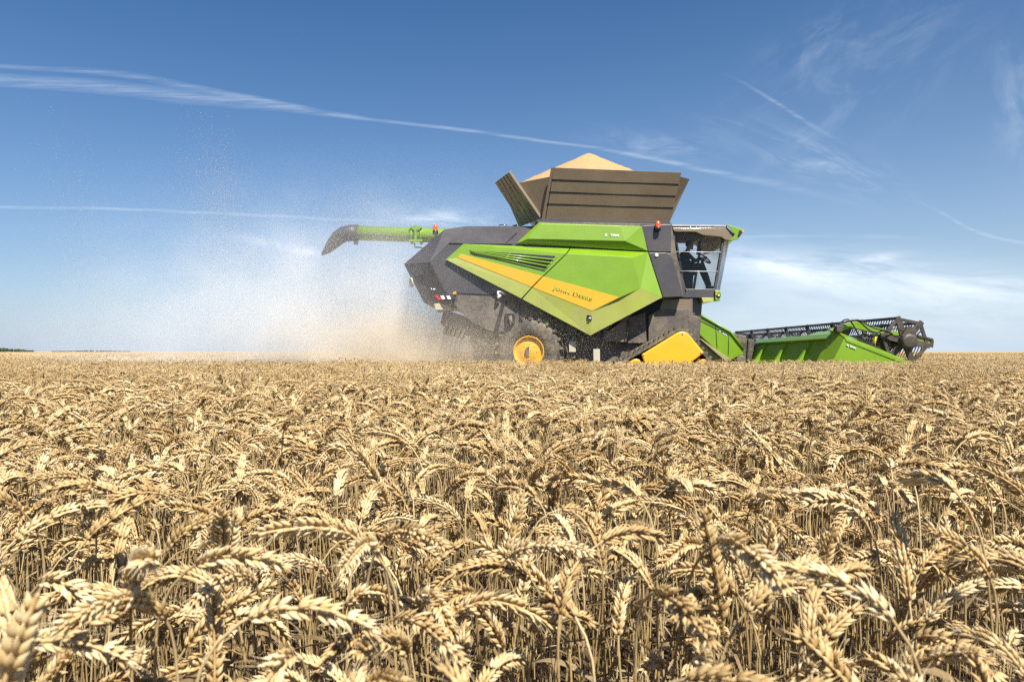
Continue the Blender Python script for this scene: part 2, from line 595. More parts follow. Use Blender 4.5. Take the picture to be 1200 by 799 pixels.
def patch_mesh(name, size, count, lod, seed):
    rs = np.random.default_rng(seed)
    ac = [Acc(), Acc(), Acc()]
    g_ = int(math.ceil(math.sqrt(count)))
    for k in range(count):
        x = ((k % g_) + rs.uniform(0, 1)) / g_ * size - size / 2
        y = ((k // g_) + rs.uniform(0, 1)) / g_ * size - size / 2
        nod = float(np.clip(rs.normal(98, 32), 8, 168)) if rs.uniform() < .82 else float(rs.uniform(12, 70))
        S, E = spine(rs, nod, CANOPY + float(np.clip(rs.normal(-.022, .05), -.16, .085)) + (.02 if nod < 62 else 0), rs.uniform(.076, .104))
        a = rs.uniform(0, 6.28)
        rot = np.array([[math.cos(a), math.sin(a), 0], [-math.sin(a), math.cos(a), 0], [0, 0, 1]])
        S = S @ rot + [x, y, 0]
        E = E @ rot + [x, y, 0]
        make_ear(ac[0], E, rs, lod)
        make_stem(ac[1], S, rs, lod)
        if lod == 1 and k % 2:
            make_leaf(ac[2], S, rs, lod)
    bm = bmesh.new()
    one = bpy.data.meshes.new(name)
    for k, (A, mt) in enumerate(zip(ac, (M['ear'], M['stem'], M['leaf']))):
        one.materials.append(mt)
        if not A.f:
            continue
        m_ = A.mesh('tmp', mt, smooth=True)
        n0 = len(bm.faces)
        bm.from_mesh(m_)
        bm.faces.ensure_lookup_table()
        for f in bm.faces[n0:]:
            f.material_index = k
        bpy.data.meshes.remove(m_)
    bm.to_mesh(one); bm.free()
    return one


PATCH = 1.0
N_MID, N_LOW = 5, 4
for k in range(N_MID):
    o = bpy.data.objects.new('source_%02d' % (N_HI + k), patch_mesh('wheat_patch', PATCH, 270, 1, 500 + k)); hidden.objects.link(o)
for k in range(N_LOW):
    o = bpy.data.objects.new('source_%02d' % (N_HI + N_MID + k), patch_mesh('wheat_patch_far', 2.0, 640, 2, 600 + k)); hidden.objects.link(o)


def stubble_mesh(seed):
    rs = np.random.default_rng(seed)
    A = Acc()
    for k in range(500):
        x, y = (k % 14 + .5) / 14 * 2 - 1 + rs.normal(0, .015), rs.uniform(-1, 1)
        h = rs.uniform(.08, .16)
        V, fs = np_tube(np.array([[x, y, -.01], [x + rs.normal(0, .01), y + rs.normal(0, .01), h]]), [.0022, .002], 3)
        A.add(V, fs, rs.uniform(.3, .9))
    for k in range(260):                            # loose straw lying on the stubble
        p = np.array([rs.uniform(-1, 1), rs.uniform(-1, 1), rs.uniform(.01, .06)])
        a = rs.uniform(0, 6.28); l = rs.uniform(.05, .16)
        q = p + [math.cos(a) * l, math.sin(a) * l, rs.normal(0, .02)]
        V, fs = np_tube(np.stack([p, q]), [.0022, .0022], 3)
        A.add(V, fs, rs.uniform(.4, 1))
    return A.mesh('stubble_patch', M['stem'])


IDX_STUB = N_HI + N_MID + N_LOW
o = bpy.data.objects.new('source_%02d' % IDX_STUB, stubble_mesh(5)); hidden.objects.link(o)


# ------------------------------------------------------------------ where the plants stand
def cut(x, y):
    """True where the harvester has already mown."""
    return x < 7.9 and 14.15 < y < 25.0


def wedge(y, m): return 0.80 * max(y, 0) + m


pts, idxs, rots, scls = [], [], [], []


def put(x, y, i, rz, tilt, s):
    pts.append((x, y, 0)); idxs.append(i); rots.append((tilt[0], tilt[1], rz)); scls.append(s)


NEAR = 5.0
near = []
sp = 0.0585
y = -0.9
while y < NEAR:
    w = wedge(y, 1.3)
    x = -w
    while x < w:
        px_, py_ = x + rng.uniform(-.5, .5) * sp, y + rng.uniform(-.5, .5) * sp
        if math.hypot(px_, py_) > 0.27 and py_ < NEAR:
            near.append((px_, py_, int(rng.integers(0, N_HI)), rng.uniform(0, 6.283), rng.normal(0, .055, 2), float(np.clip(rng.normal(.98, .062), .80, 1.10))))
        x += sp
    y += sp


def in_view(p):
    """Is the ear of this plant likely inside the photograph?"""
    x, y = p[0], p[1]
    if y < 0.3:
        return False
    return abs(x / y) < 0.74 and (CANOPY - HC) / y > -0.49


seen = sorted([i for i, p in enumerate(near) if in_view(p)], key=lambda i: near[i][0] ** 2 + near[i][1] ** 2)
hero = set(seen[:296])
for i, p in enumerate(near):
    if i not in hero:
        put(p[0], p[1], p[2], p[3], p[4], p[5])
yy = NEAR + PATCH / 2
while yy < 18.0:
    w = int(wedge(yy, 2.5)) + 1
    for xx in range(-w, w + 1):
        if not cut(xx, yy):
            put(xx, yy, N_HI + int(rng.integers(0, N_MID)), rng.integers(0, 4) * math.pi / 2, (0, 0), float(rng.normal(1, .022)))
    yy += PATCH
Y2 = 18.0
yy = Y2 + 1.0
while yy < 110:
    w = int(wedge(yy, 4) / 2) + 1
    for k in range(-w, w + 1):
        xx = k * 2.0
        if not cut(xx - .9, yy):
            put(xx, yy, N_HI + N_MID + int(rng.integers(0, N_LOW)), rng.integers(0, 4) * math.pi / 2, (0, 0), float(rng.normal(1, .03)))
    yy += 2.0
for yy in range(15, 26, 2):
    for xx in range(-24, 8, 2):
        put(xx, yy + .2, IDX_STUB, rng.integers(0, 4) * math.pi / 2, (0, 0), 1.0)

cm = bpy.data.meshes.new('wheat_crop')
cm.from_pydata(pts, [], [])
a = cm.attributes.new('idx', 'INT', 'POINT'); a.data.foreach_set('value', np.array(idxs, np.int32))
a = cm.attributes.new('rot', 'FLOAT_VECTOR', 'POINT'); a.data.foreach_set('vector', np.array(rots, np.float32).ravel())
a = cm.attributes.new('scl', 'FLOAT', 'POINT'); a.data.foreach_set('value', np.array(scls, np.float32))
crop = bpy.data.objects.new('wheat_crop', cm)
COL.objects.link(crop)
crop['kind'] = 'stuff'
crop['label'] = 'dense ripe golden wheat filling the field up to the horizon'
crop['category'] = 'wheat'
gt = bpy.data.node_groups.new('plant_wheat', 'GeometryNodeTree')
gt.interface.new_socket('Geometry', in_out='INPUT', socket_type='NodeSocketGeometry')
gt.interface.new_socket('Geometry', in_out='OUTPUT', socket_type='NodeSocketGeometry')
gi, go_ = gt.nodes.new('NodeGroupInput'), gt.nodes.new('NodeGroupOutput')
ip = gt.nodes.new('GeometryNodeInstanceOnPoints')
ci = gt.nodes.new('GeometryNodeCollectionInfo')
ci.inputs['Collection'].default_value = hidden
ci.inputs['Separate Children'].default_value = True
ci.inputs['Reset Children'].default_value = True
ip.inputs['Pick Instance'].default_value = True


def named(nm, dt):
    nd = gt.nodes.new('GeometryNodeInputNamedAttribute'); nd.data_type = dt
    nd.inputs['Name'].default_value = nm
    return nd.outputs['Attribute']


gt.links.new(gi.outputs[0], ip.inputs['Points'])
gt.links.new(ci.outputs[0], ip.inputs['Instance'])
gt.links.new(named('idx', 'INT'), ip.inputs['Instance Index'])
gt.links.new(named('rot', 'FLOAT_VECTOR'), ip.inputs['Rotation'])
gt.links.new(named('scl', 'FLOAT'), ip.inputs['Scale'])
gt.links.new(ip.outputs[0], go_.inputs[0])
crop.modifiers.new('plants', 'NODES').node_group = gt

# ------------------------------------------------------------------ ground and far field
gm = bpy.data.materials.new('soil_with_straw_litter')
gm.use_nodes = True
n = NB(gm.node_tree)
p = gm.node_tree.nodes['Principled BSDF']
p.inputs['Roughness'].default_value = 0.95
pos = n.new('ShaderNodeNewGeometry').outputs['Position']
lit = n.rng(n.noise(pos, 70, 6, 0.7, 1.5), 0.52, 0.62)
clod = n.noise(pos, 14, 6, 0.6)
soil = n.mix(clod, (0.022, 0.014, 0.008), (0.075, 0.048, 0.026))
n.l.new(n.mix(n.mul(lit, 0.4), soil, (0.26, 0.17, 0.07)), p.inputs['Base Color'])
b = n.new('ShaderNodeBump'); b.inputs['Distance'].default_value = 0.02
n.l.new(n.add(clod, n.mul(lit, .4)), b.inputs['Height']); n.l.new(b.outputs[0], p.inputs['Normal'])


def grid_sheet(name, x0, x1, y0, y1, nx, ny, zf, mat):
    xs = np.linspace(x0, x1, nx); ys = np.linspace(y0, y1, ny)
    vs = [(x, y, zf(x, y)) for y in ys for x in xs]
    fs = [(j * nx + i, j * nx + i + 1, (j + 1) * nx + i + 1, (j + 1) * nx + i) for j in range(ny - 1) for i in range(nx - 1)]
    me = bpy.data.meshes.new(name); me.from_pydata(vs, [], fs); me.materials.append(mat)
    o = bpy.data.objects.new(name, me); COL.objects.link(o)
    return o


ground = grid_sheet('ground', -6000, 6000, -3000, 9000, 41, 41, lambda x, y: 0.0, gm)
ground['kind'] = 'structure'

fm = bpy.data.materials.new('distant_wheat_canopy')
fm.use_nodes = True
n = NB(fm.node_tree)
p = fm.node_tree.nodes['Principled BSDF']
p.inputs['Roughness'].default_value = 0.9
p.inputs['Specular IOR Level'].default_value = 0.1
pos = n.new('ShaderNodeNewGeometry').outputs['Position']
k = n.add(n.mul(n.noise(pos, 6, 5, 0.7), 0.6), n.mul(n.noise(pos, 0.05, 4, 0.6), 0.4))
n.l.new(n.mix(n.rng(k, .3, .7), (0.30, 0.20, 0.085), (0.52, 0.37, 0.175)), p.inputs['Base Color'])
far = grid_sheet('distant_wheat_field', -5200, 5200, 106, 8800, 60, 60, lambda x, y: 0.585, fm)
far['kind'] = 'structure'

# ------------------------------------------------------------------ object helpers
def thing(name, label, cat, loc, group=None, rz=0.0):
    o = bpy.data.objects.new(name, None)
    o.empty_display_size = 0.2
    COL.objects.link(o)
    o.location = loc
    o.rotation_euler = (0, 0, rz)
    o['label'] = label; o['category'] = cat
    if group:
        o['group'] = group
    return o


# ------------------------------------------------------------------ the nearest wheat plants, one by one
GROUP_W = 'wheat plants in the nearest rows'
LABELS = {
    'upright': 'ripe golden wheat plant with upright ear in the nearest rows of the field',
    'leaning': 'ripe golden wheat plant with slanting ear in the nearest rows of the field',
    'arched': 'ripe golden wheat plant with ear arched over sideways in the nearest rows of the field',
    'hanging': 'ripe golden wheat plant with ear hanging straight down in the nearest rows of the field',
}


def plant(x, y, v, rz, tilt, s, label=None):
    nod = NODS[v]
    kind = 'upright' if nod < 30 else 'leaning' if nod < 72 else 'arched' if nod < 136 else 'hanging'
    t = thing('wheat_plant', label or LABELS[kind], 'wheat', (x, y, 0), GROUP_W + ', ' + kind + ' ears')
    t.rotation_euler = (tilt[0], tilt[1], rz)
    t.scale = (s, s, s)
    for nm, me in zip(('ear', 'stem', 'leaf', 'leaf'), VAR[v]):
        c = bpy.data.objects.new(nm, me)
        COL.objects.link(c)
        c.parent = t
    return t


for i in sorted(hero):
    q = near[i]
    plant(*q)
e = plant(-0.332, 0.36, 0, 0.4, (0.02, 0.02), 1.14, 'tall blurred wheat plant closest to the camera at the lower left corner')
del e['group']

# ------------------------------------------------------------------ pixel measure to machine coordinates
YC = 19.55           # the machine's long axis runs along X at this distance


def S(px, py, d):
    return Vector(((px - 600) * d / F, d, HC + (412 - py) * d / F))


def mir(v):
    return Vector((v.x, 2 * YC - v.y, v.z))


class MB:
    """Collects polygons into one mesh object (coordinates in the world, stored relative to ORG)."""
    def __init__(self):
        self.v, self.f, self.s = [], [], []

    def poly(self, pts, smooth=False):
        n = len(self.v)
        self.v += [Vector(p) for p in pts]
        self.f.append(tuple(range(n, n + len(pts)))); self.s.append(smooth)
        return self

    def faces(self, vs, fs, smooth=False):
        n = len(self.v)
        self.v += [Vector(p) for p in vs]
        for f in fs:
            self.f.append(tuple(i + n for i in f)); self.s.append(smooth)
        return self

    def loft(self, a, b, caps=True):
        n = len(a)
        fs = [(i, (i + 1) % n, n + (i + 1) % n, n + i) for i in range(n)]
        if caps:
            fs += [tuple(range(n))[::-1], tuple(range(n, 2 * n))]
        return self.faces(list(a) + list(b), fs)

    def prism(self, pts, off):
        off = Vector(off)
        return self.loft(pts, [Vector(p) + off for p in pts])

    def across(self, pts):
        """From the near side to its mirror image on the far side of the machine."""
        return self.loft(pts, [mir(Vector(p)) for p in pts])

    def box(self, c, s, rot=None):
        c = Vector(c); h = Vector(s) / 2
        vs = [Vector((x * h.x, y * h.y, z * h.z)) for z in (-1, 1) for y in (-1, 1) for x in (-1, 1)]
        if rot is not None:
            vs = [rot @ v for v in vs]
        return self.faces([c + v for v in vs], [(0, 2, 3, 1), (4, 5, 7, 6), (0, 1, 5, 4), (2, 6, 7, 3), (0, 4, 6, 2), (1, 3, 7, 5)])

    def tube(self, path, r, n=10, caps=True):
        P = np.array([list(p) for p in path], float)
        rad = np.full(len(P), r) if np.isscalar(r) else np.array(r, float)
        T = np.gradient(P, axis=0) if len(P) > 1 else P
        T /= np.linalg.norm(T, axis=1)[:, None] + 1e-12
        nn = np.array([0.0, 0, 1.0]) if abs(T[0][2]) < .9 else np.array([1.0, 0, 0])
        vs = []
        for i in range(len(P)):
            nn = nn - T[i] * np.dot(nn, T[i]); nn /= np.linalg.norm(nn)
            bb = np.cross(T[i], nn)
            for j in range(n):
                a = 2 * math.pi * j / n
                vs.append(P[i] + (nn * math.cos(a) + bb * math.sin(a)) * rad[i])
        fs = [(i * n + j, i * n + (j + 1) % n, (i + 1) * n + (j + 1) % n, (i + 1) * n + j) for i in range(len(P) - 1) for j in range(n)]
        self.faces(vs, fs, True)
        if caps:
            self.faces(vs[:n], [tuple(range(n))[::-1]]); self.faces(vs[-n:], [tuple(range(n))])
        return self

    def lathe(self, c, axis, prof, n=32, smooth=True):
        """prof = (distance along axis, radius)."""
        c = Vector(c); ax = Vector(axis).normalized()
        u = ax.orthogonal().normalized(); w = ax.cross(u)
        vs = [c + ax * h + (u * math.cos(2 * math.pi * j / n) + w * math.sin(2 * math.pi * j / n)) * r for h, r in prof for j in range(n)]
        fs = [(i * n + j, i * n + (j + 1) % n, (i + 1) * n + (j + 1) % n, (i + 1) * n + j) for i in range(len(prof) - 1) for j in range(n)]
        return self.faces(vs, fs, smooth)

    def build(self, name, mat, parent=None, bevel=0.0, solid=0.0):
        org = ROOT_LOC if parent is not None else Vector((0, 0, 0))
        me = bpy.data.meshes.new(name)
        me.from_pydata([tuple(v - org) for v in self.v], [], self.f)
        bm = bmesh.new(); bm.from_mesh(me)
        for f, s_ in zip(bm.faces, self.s):
            f.smooth = s_
        bmesh.ops.remove_doubles(bm, verts=bm.verts, dist=1e-5)
        bmesh.ops.recalc_face_normals(bm, faces=bm.faces)
        bm.to_mesh(me); bm.free()
        me.materials.append(mat)
        o = bpy.data.objects.new(name, me)
        COL.objects.link(o)
        if parent is not None:
            o.parent = parent
        if solid:
            md = o.modifiers.new('thickness', 'SOLIDIFY'); md.thickness = solid; md.offset = 0
        if bevel:
            md = o.modifiers.new('edges', 'BEVEL'); md.width = bevel; md.segments = 2
            md.limit_method = 'ANGLE'; md.angle_limit = R(30)
        return o


ROOT_LOC = Vector((1.5, YC, 0))
comb = thing('combine_harvester', 'large green and charcoal combine harvester with tracks working across the wheat field', 'combine harvester', ROOT_LOC)


def P_(pts, d):
    """Outline measured at one distance, or with its own distance as third value."""
    return [S(p[0], p[1], p[2] if len(p) > 2 else d) for p in pts]


# ---------------------------------------------------------------- body
NEARD = 17.95
b = MB()
b.across(P_([(503.7, 307), (525, 286), (606, 286), (632, 260), (787, 262.5), (801, 347), (777, 350), (755, 352), (735, 375),
             (640, 394), (574, 387.4), (551, 376.7), (533, 358), (521, 340.4)], NEARD))
b.build('body', M['under'], comb, 0.012)

hood = MB()
D2 = 18.6
t1, t2, t3, t4 = P_([(473.4, 309.4), (521, 268.8), (545, 265.3), (634, 265.0)], D2)
tb = S(497, 355, D2); tb2 = S(540, 362, D2)
c1, c2, c3, c4 = P_([(503.7, 307), (525, 286), (640, 286), (534, 358)], NEARD - 0.006)
for a_ in (1, -1):
    f_ = (lambda v: v) if a_ == 1 else mir
    hood.poly([f_(v) for v in (t1, c1, c4, tb)])
    hood.poly([f_(v) for v in (t1, t2, t3, c2, c1)])
    hood.poly([f_(v) for v in (t3, t4, c3, c2)])
    hood.poly([f_(v) for v in (tb, c4, tb2)])
hood.poly([t1, t2, mir(t2), mir(t1)]).poly([t2, t3, mir(t3), mir(t2)]).poly([t3, t4, mir(t4), mir(t3)])
hood.poly([t1, tb, mir(tb), mir(t1)]).poly([tb, tb2, mir(tb2), mir(tb)])
side = P_([(503.7, 307), (525, 286), (614, 286), (700, 300), (700, 350), (640, 347), (538, 343.6), (534, 358), (521, 340.4)], NEARD - 0.004)
hood.poly(side).poly([mir(v) for v in side])
hd = hood.build('rear_hood', M['dark'], comb)
bx = MB()
for (x0, y0, x1, y1) in ((505, 337.3, 505.8, 339.5), (507.2, 338, 510, 339.4)):      # small worn white marks
    d_ = 17.9
    bx.prism(P_([(x0, y0), (x1, y0), (x1, y1), (x0, y1)], d_), (0, 0.06, 0))
bx.build('marking', M['white'], hd)
lid = MB().lathe(S(482.5, 331, 18.42), (-0.85, -0.42, -0.1), [(0.0, 0.13), (0.03, 0.13), (0.035, 0.11), (0.036, 0.0)], 24)
lid.build('round_reflector', M['plate'], hd)
rail = MB().tube([S(585, 266, 18.7), S(585, 263.6, 18.7), S(594, 263.6, 18.7), S(594, 266, 18.7)], 0.014, 6)
rail.tube([S(600, 266.5, 18.7), S(602.5, 264.7, 18.7), S(606, 264.5, 18.7)], 0.03, 8)
rail.build('hood_rail', M['dark'], hd)
seam = MB()
for a0, a1 in (((536, 343.5), (590, 345.5)), ((526, 285.3), (600, 286.2))):
    seam.tube([S(*a0, NEARD - .012), S(*a1, NEARD - .012)], 0.012, 6)
seam.tube([S(606, 272, 18.3), S(592, 286, NEARD - .012)], 0.008, 6)
seam.build('seam', M['gasket'], hd)

# tail lamp cluster on the rear corner
tl = MB().prism(P_([(507.2, 345.2), (530, 344.4), (534, 350), (513, 353.2)], 17.86), (0, .1, 0)).build('tail_light', M['black'], comb, .01)
MB().prism(P_([(508.8, 346.4), (513.4, 346), (517.2, 351.4), (514.2, 351.8)], 17.85), (0, .02, 0)).build('red_lens', M['red_lens'], tl)
for x in (517.2, 524.2):
    MB().prism(P_([(x - 1.2, 346.6), (x + 2.8, 346.4), (x + 4.6, 350.4), (x + .6, 350.7)], 17.85), (0, .02, 0)).build('lens', M['clear_lens'], tl)
MB().prism(P_([(530.4, 342.4), (534.2, 341.4), (534.8, 344.4), (531, 345)], 17.86), (0, .07, 0)).build('side_marker', M['amber_lens'], tl)
MB().prism(P_([(508.6, 356), (525.5, 354.2), (530.4, 363.2), (511, 365)], 18.2), (0, .5, 0)).build('rear_flap', M['plate'], comb, .01)
ch = MB()
ch.prism(P_([(520, 362), (548, 372), (556, 384), (552, 392), (526, 390), (516, 378)], 18.3), (0, 2.4, 0))
for k in range(5):
    ch.box(S(523 + k * 5, 386 + k * 1.4, 18.2), (.06, .5, .26), Matrix.Rotation(.4, 3, 'Y'))
ch.build('straw_spreader', M['under'], comb, .02)

# front uprights between the green panels and the cab
fp = MB()
fp.prism(P_([(751.5, 264.5), (786.5, 263), (786.5, 295.2), (760, 294.8)], NEARD - .02), (0, .1, 0))
up = fp.build('upright_panel', M['dark'], comb, .01)
fp = MB()
fp.prism(P_([(760.3, 296.2), (780, 296), (785, 297.5), (788, 302), (801, 347.6), (777.2, 348.6)], NEARD - .05), (0, .13, 0))
fp.build('upright_panel', M['dark'], comb, .012)
kb = MB().lathe(S(769.4, 299.2, NEARD - .05), (0, -1, 0), [(0, .045), (.025, .045), (.03, .03), (.031, 0)], 20)
kb.build('round_button', M['clear_lens'], up)
sm = MB().tube(P_([(751.5, 264), (759.2, 295), (777, 349)], NEARD - .03), .02, 6)
sm.build('seam', M['gasket'], up)

# ---------------------------------------------------------------- green side panels
pa, pb, pc = S(534.9, 301.8, 17.84), S(623, 337, 17.66), S(726.9, 348.3, 17.50)
pn = (pb - pa).cross(pc - pa).normalized()
if pn.y > 0:
    pn = -pn


def onp(px, py, lift=0.0):
    r = Vector(((px - 600) / F, 1, (412 - py) / F))
    o_ = Vector((0, 0, HC))
    t = pn.dot(pa - o_) / pn.dot(r)
    return o_ + r * t + pn * lift


OD = 17.86
OL = 17.60
r1, r2, r4, r6 = onp(534.9, 301.8), onp(549, 291.5), onp(740.9, 301.8), onp(693.7, 365.3)
rs_ = onp(726.9, 348.3)
r5 = S(750.6, 337.6, onp(750.6, 337.6).y + .10)
r3a, r3b = onp(663.2, 297.2), onp(664.6, 297.3)
r7a, r7b = onp(622.4, 336.8), onp(623.8, 337.3)
o1, o2 = S(522.5, 304.1, OD), S(543, 285.7, OD)
o3a, o3b = S(667.6, 291, OD), S(669, 291.1, OD)
o4, o5, o6 = S(759.2, 295.6, OD), S(776.3, 348.3, 17.68), S(691.7, 392.9, OL)
o7a, o7b = S(610.8, 349.6, 17.70), S(612.2, 350.4, 17.70)


def back(v): return Vector((v.x, NEARD + .01, v.z))


rear = MB()
for q in ((o1, o2, r2, r1), (o2, o3a, r3a, r2), (r1, r2, r3a, r7a), (o3a, r3a, r7a, o7a)):
    rear.poly(q)
for u_, w_ in ((o1, o2), (o2, o3a), (o3a, o7a), (o7a, o1)):
    rear.poly([u_, w_, back(w_), back(u_)])
rp = rear.build('side_panel', M['green'], comb, .006)
MB().poly([o1, r1, r7a, o7a]).build('panel_skirt', M['green_low'], rp)  # lower facet, its reflected wheat painted in by the lighter green
front = MB()
for q in ((o3b, o4, r4, r3b), (o4, o5, r5, r4), (r7b, r3b, r4, rs_, r6), (r4, r5, rs_), (o3b, r3b, r7b, o7b)):
    front.poly(q)
for u_, w_ in ((o3b, o4), (o4, o5), (o5, o6), (o6, o7b), (o7b, o3b)):
    front.poly([u_, w_, back(w_), back(u_)])
fpn = front.build('side_panel', M['green'], comb, .006)
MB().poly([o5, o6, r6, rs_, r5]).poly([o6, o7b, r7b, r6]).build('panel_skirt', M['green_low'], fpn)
# amber stripe
MB().poly([onp(536.6, 301.7, .006), onp(540.5, 297.6, .006), onp(635, 323.6, .006), onp(622.9, 336.2, .006)]).build('amber_stripe', M['stripe'], rp, solid=.006)
MB().poly([onp(624.6, 336.9, .006), onp(636.6, 324.1, .006), onp(725.6, 348.4, .006), onp(693.7, 364.1, .006)]).build('amber_stripe', M['stripe'], fpn, solid=.006)
# grille with slats
gr = MB().poly([onp(549.5, 293.6, .008), onp(652.5, 300.3, .008), onp(638.6, 316.6, .008), onp(560, 297.8, .008)]).build('grille', M['black'], rp, solid=.01)
sl = MB()
for k in range(1, 4):
    f_ = k / 4
    sl.tube([onp(549.5 + 9 * f_, 293.6 + 3.6 * f_ + .2, .03), onp(652 - 13.6 * f_, 300.6 + 15.6 * f_, .03)], .022, 6)
sl.prism([onp(592.2, 303.6, .02), onp(594.2, 304, .02), onp(598.4, 297.2, .02), onp(596.6, 297, .02)], pn * .03)
sl.build('slats', M['green'], gr)
rim = MB().tube([onp(652.5, 300.3, .012), onp(638.6, 316.6, .012), onp(560, 297.8, .012)], .016, 6)
rim.build('grille_rim', M['grey'] if False else M['green'], gr)
# small square hatch on the lower facet
MB().prism([S(688.2, 368.8, 17.50), S(693, 370, 17.50), S(693.6, 375.2, 17.52), S(688.4, 373.4, 17.52)], (0, .12, 0)).build('latch', M['black'], fpn, .004)
MB().poly([S(689.2, 372.6, 17.49), S(692.6, 373.7, 17.49), S(692, 371.4, 17.49)]).build('latch_mark', M['white'], fpn, solid=.01)

# upper green panel
u1, u2, u3, u4 = S(604.8, 285.6, OD), S(631, 261.0, OD), S(752, 265, OD), S(758.8, 293.9, OD)
v1, v2, v3, v4 = S(618.5, 280, 17.72), S(633.5, 262.2, 17.77), S(727, 264.8, 17.77), S(732.6, 282.4, 17.72)
upn = MB()
for q in ((u1, u2, v2, v1), (u2, u3, v3, v2), (u3, u4, v4, v3), (u4, u1, v1, v4), (v1, v2, v3, v4)):
    upn.poly(q)
for u_, w_ in ((u1, u2), (u2, u3), (u3, u4), (u4, u1)):
    upn.poly([u_, w_, back(w_), back(u_)])
upp = upn.build('upper_panel', M['green'], comb, .006)


def text_mesh(word, name, mat, parent, a, b_, up_hint, height=None, small_caps=False, lift=0.0, stretch=1.0):
    """Lettering fitted between the points a and b_ (bottom corners), standing up along up_hint."""
    cu = bpy.data.curves.new('lettering', 'FONT')
    cu.body = word
    cu.size = 1.0
    cu.extrude = 0.0
    cu.space_character = 1.12
    if small_caps:
        cu.small_caps_scale = 0.78
        for ch_ in cu.body_format:
            ch_.use_small_caps = True
    cu.offset = 0.034
    to = bpy.data.objects.new('lettering', cu)
    COL.objects.link(to)
    dg = bpy.context.evaluated_depsgraph_get()
    me = bpy.data.meshes.new_from_object(to.evaluated_get(dg))
    bpy.data.objects.remove(to)
    me.name = name
    co = np.array([v.co for v in me.vertices])
    mn, mx = co.min(0), co.max(0)
    X = (b_ - a); L = X.length; X.normalize()
    Z = up_hint - X * up_hint.dot(X); Z.normalize()
    Nn = X.cross(Z)
    s_ = L / (mx[0] - mn[0])
    sz = s_ * stretch if height is None else height / (mx[1] - mn[1])
    for v in me.vertices:
        q = a + X * (v.co.x - mn[0]) * s_ + Z * (v.co.y - mn[1]) * sz + Nn * lift
        v.co = q - ROOT_LOC
    me.materials.clear(); me.materials.append(mat)
    o = bpy.data.objects.new(name, me)
    COL.objects.link(o)
    o.parent = parent
    md = o.modifiers.new('thickness', 'SOLIDIFY'); md.thickness = .004; md.offset = 0
    return o


text_mesh('John Deere', 'lettering', M['letter'], fpn, onp(646.4, 341.2), onp(692.4, 355.4), (lambda x_: pn.cross(x_) if pn.cross(x_).z > 0 else -pn.cross(x_))(onp(692.4, 355.4) - onp(646.4, 341.2)), height=.15, small_caps=True, lift=.0085)
un = (v2 - v1).cross(v4 - v1).normalized()
if un.y > 0:
    un = -un


def onu(px, py):
    d_ = Vector(((px - 600) / F, 1, (412 - py) / F)); o_ = Vector((0, 0, HC))
    return o_ + d_ * (un.dot(v1 - o_) / un.dot(d_))


ua, ub = onu(708.6, 277.6), onu(725.4, 278.1)
uz = un.cross(ub - ua)
text_mesh('S 700', 'lettering', M['white'], upp, ua, ub, uz if uz.z > 0 else -uz, height=.075, lift=.005)

# ---------------------------------------------------------------- grain tank
tank = bpy.data.objects.new('grain_tank', None); COL.objects.link(tank); tank.parent = comb
TL, TR, BR, BL = S(646, 196.4, 17.78), S(798.6, 202.3, 17.78), S(784.5, 262, 18.15), S(634.5, 258, 18.15)


def slab(corners, t):
    a_, b_, c_, d__ = corners
    nrm = (b_ - a_).cross(d__ - a_).normalized()
    if nrm.y < 0:
        nrm = -nrm
    return MB().loft([a_, b_, c_, d__], [v + nrm * t for v in (a_, b_, c_, d__)]), nrm


sb, nr_ = slab((TL, TR, BR, BL), .05)
np_ = sb.build('tank_side', M['tank'], tank, .006)
grv = MB()
for f_ in (.225, .455, .685):
    a_, b_ = TL.lerp(BL, f_), TR.lerp(BR, f_)
    a_ = a_.lerp(b_, .02)
    grv.tube([a_ - nr_ * .004, b_ - nr_ * .003], .0115, 6)
a_, b_ = TL.lerp(TR, .022), BL.lerp(BR, .03)
grv.tube([a_ - nr_ * .002, b_ - nr_ * .002], .010, 6)
grv.build('groove', M['gasket'], np_)
sb, _ = slab([mir(v) for v in (TL, TR, BR, BL)], .05)
sb.build('tank_side', M['tank'], tank)
# rear extension, leaning back, with the gusset that closes the corner
A0, A1 = S(596.4, 202, 18.1), S(634, 256.9, 18.25)
B1, B0 = S(608, 266.2, 19.6), S(579.8, 214.4, 19.6)
Bm = S(597.5, 241.5, 19.6)
th_ = Vector((.05, .03, .05))
rx = MB().loft([A0, A1, B1, Bm, B0], [v + th_ for v in (A0, A1, B1, Bm, B0)])
rxo = rx.build('tank_rear', M['tank'], tank, .006)
grv = MB()
for f_ in (.2, .4, .6, .8):
    grv.tube([A0.lerp(B0, f_) - Vector((.006, .006, 0)), A1.lerp(B1, f_) - Vector((.003, .003, 0))], .006, 6)
grv.build('groove', M['gasket'], rxo)
gs = MB()
G0, G1 = S(604.5, 215, 18.5), S(645.5, 207, 18.0)
gs.loft([G0, G1, BL + Vector((0, .06, 0)), A1 + Vector((.02, .06, 0))], [v + Vector((.02, .12, 0)) for v in (G0, G1, BL + Vector((0, .06, 0)), A1 + Vector((.02, .06, 0)))])
gs.build('corner_gusset', M['tank'], tank)
sb = MB().loft([S(604.5, 215, 18.5), S(634, 258, 18.4), mir(S(634, 258, 18.4)), mir(S(604.5, 215, 18.5))],
               [v + Vector((.06, 0, 0)) for v in (S(604.5, 215, 18.5), S(634, 258, 18.4), mir(S(634, 258, 18.4)), mir(S(604.5, 215, 18.5)))])
sb.build('tank_rear_wall', M['tank'], tank)
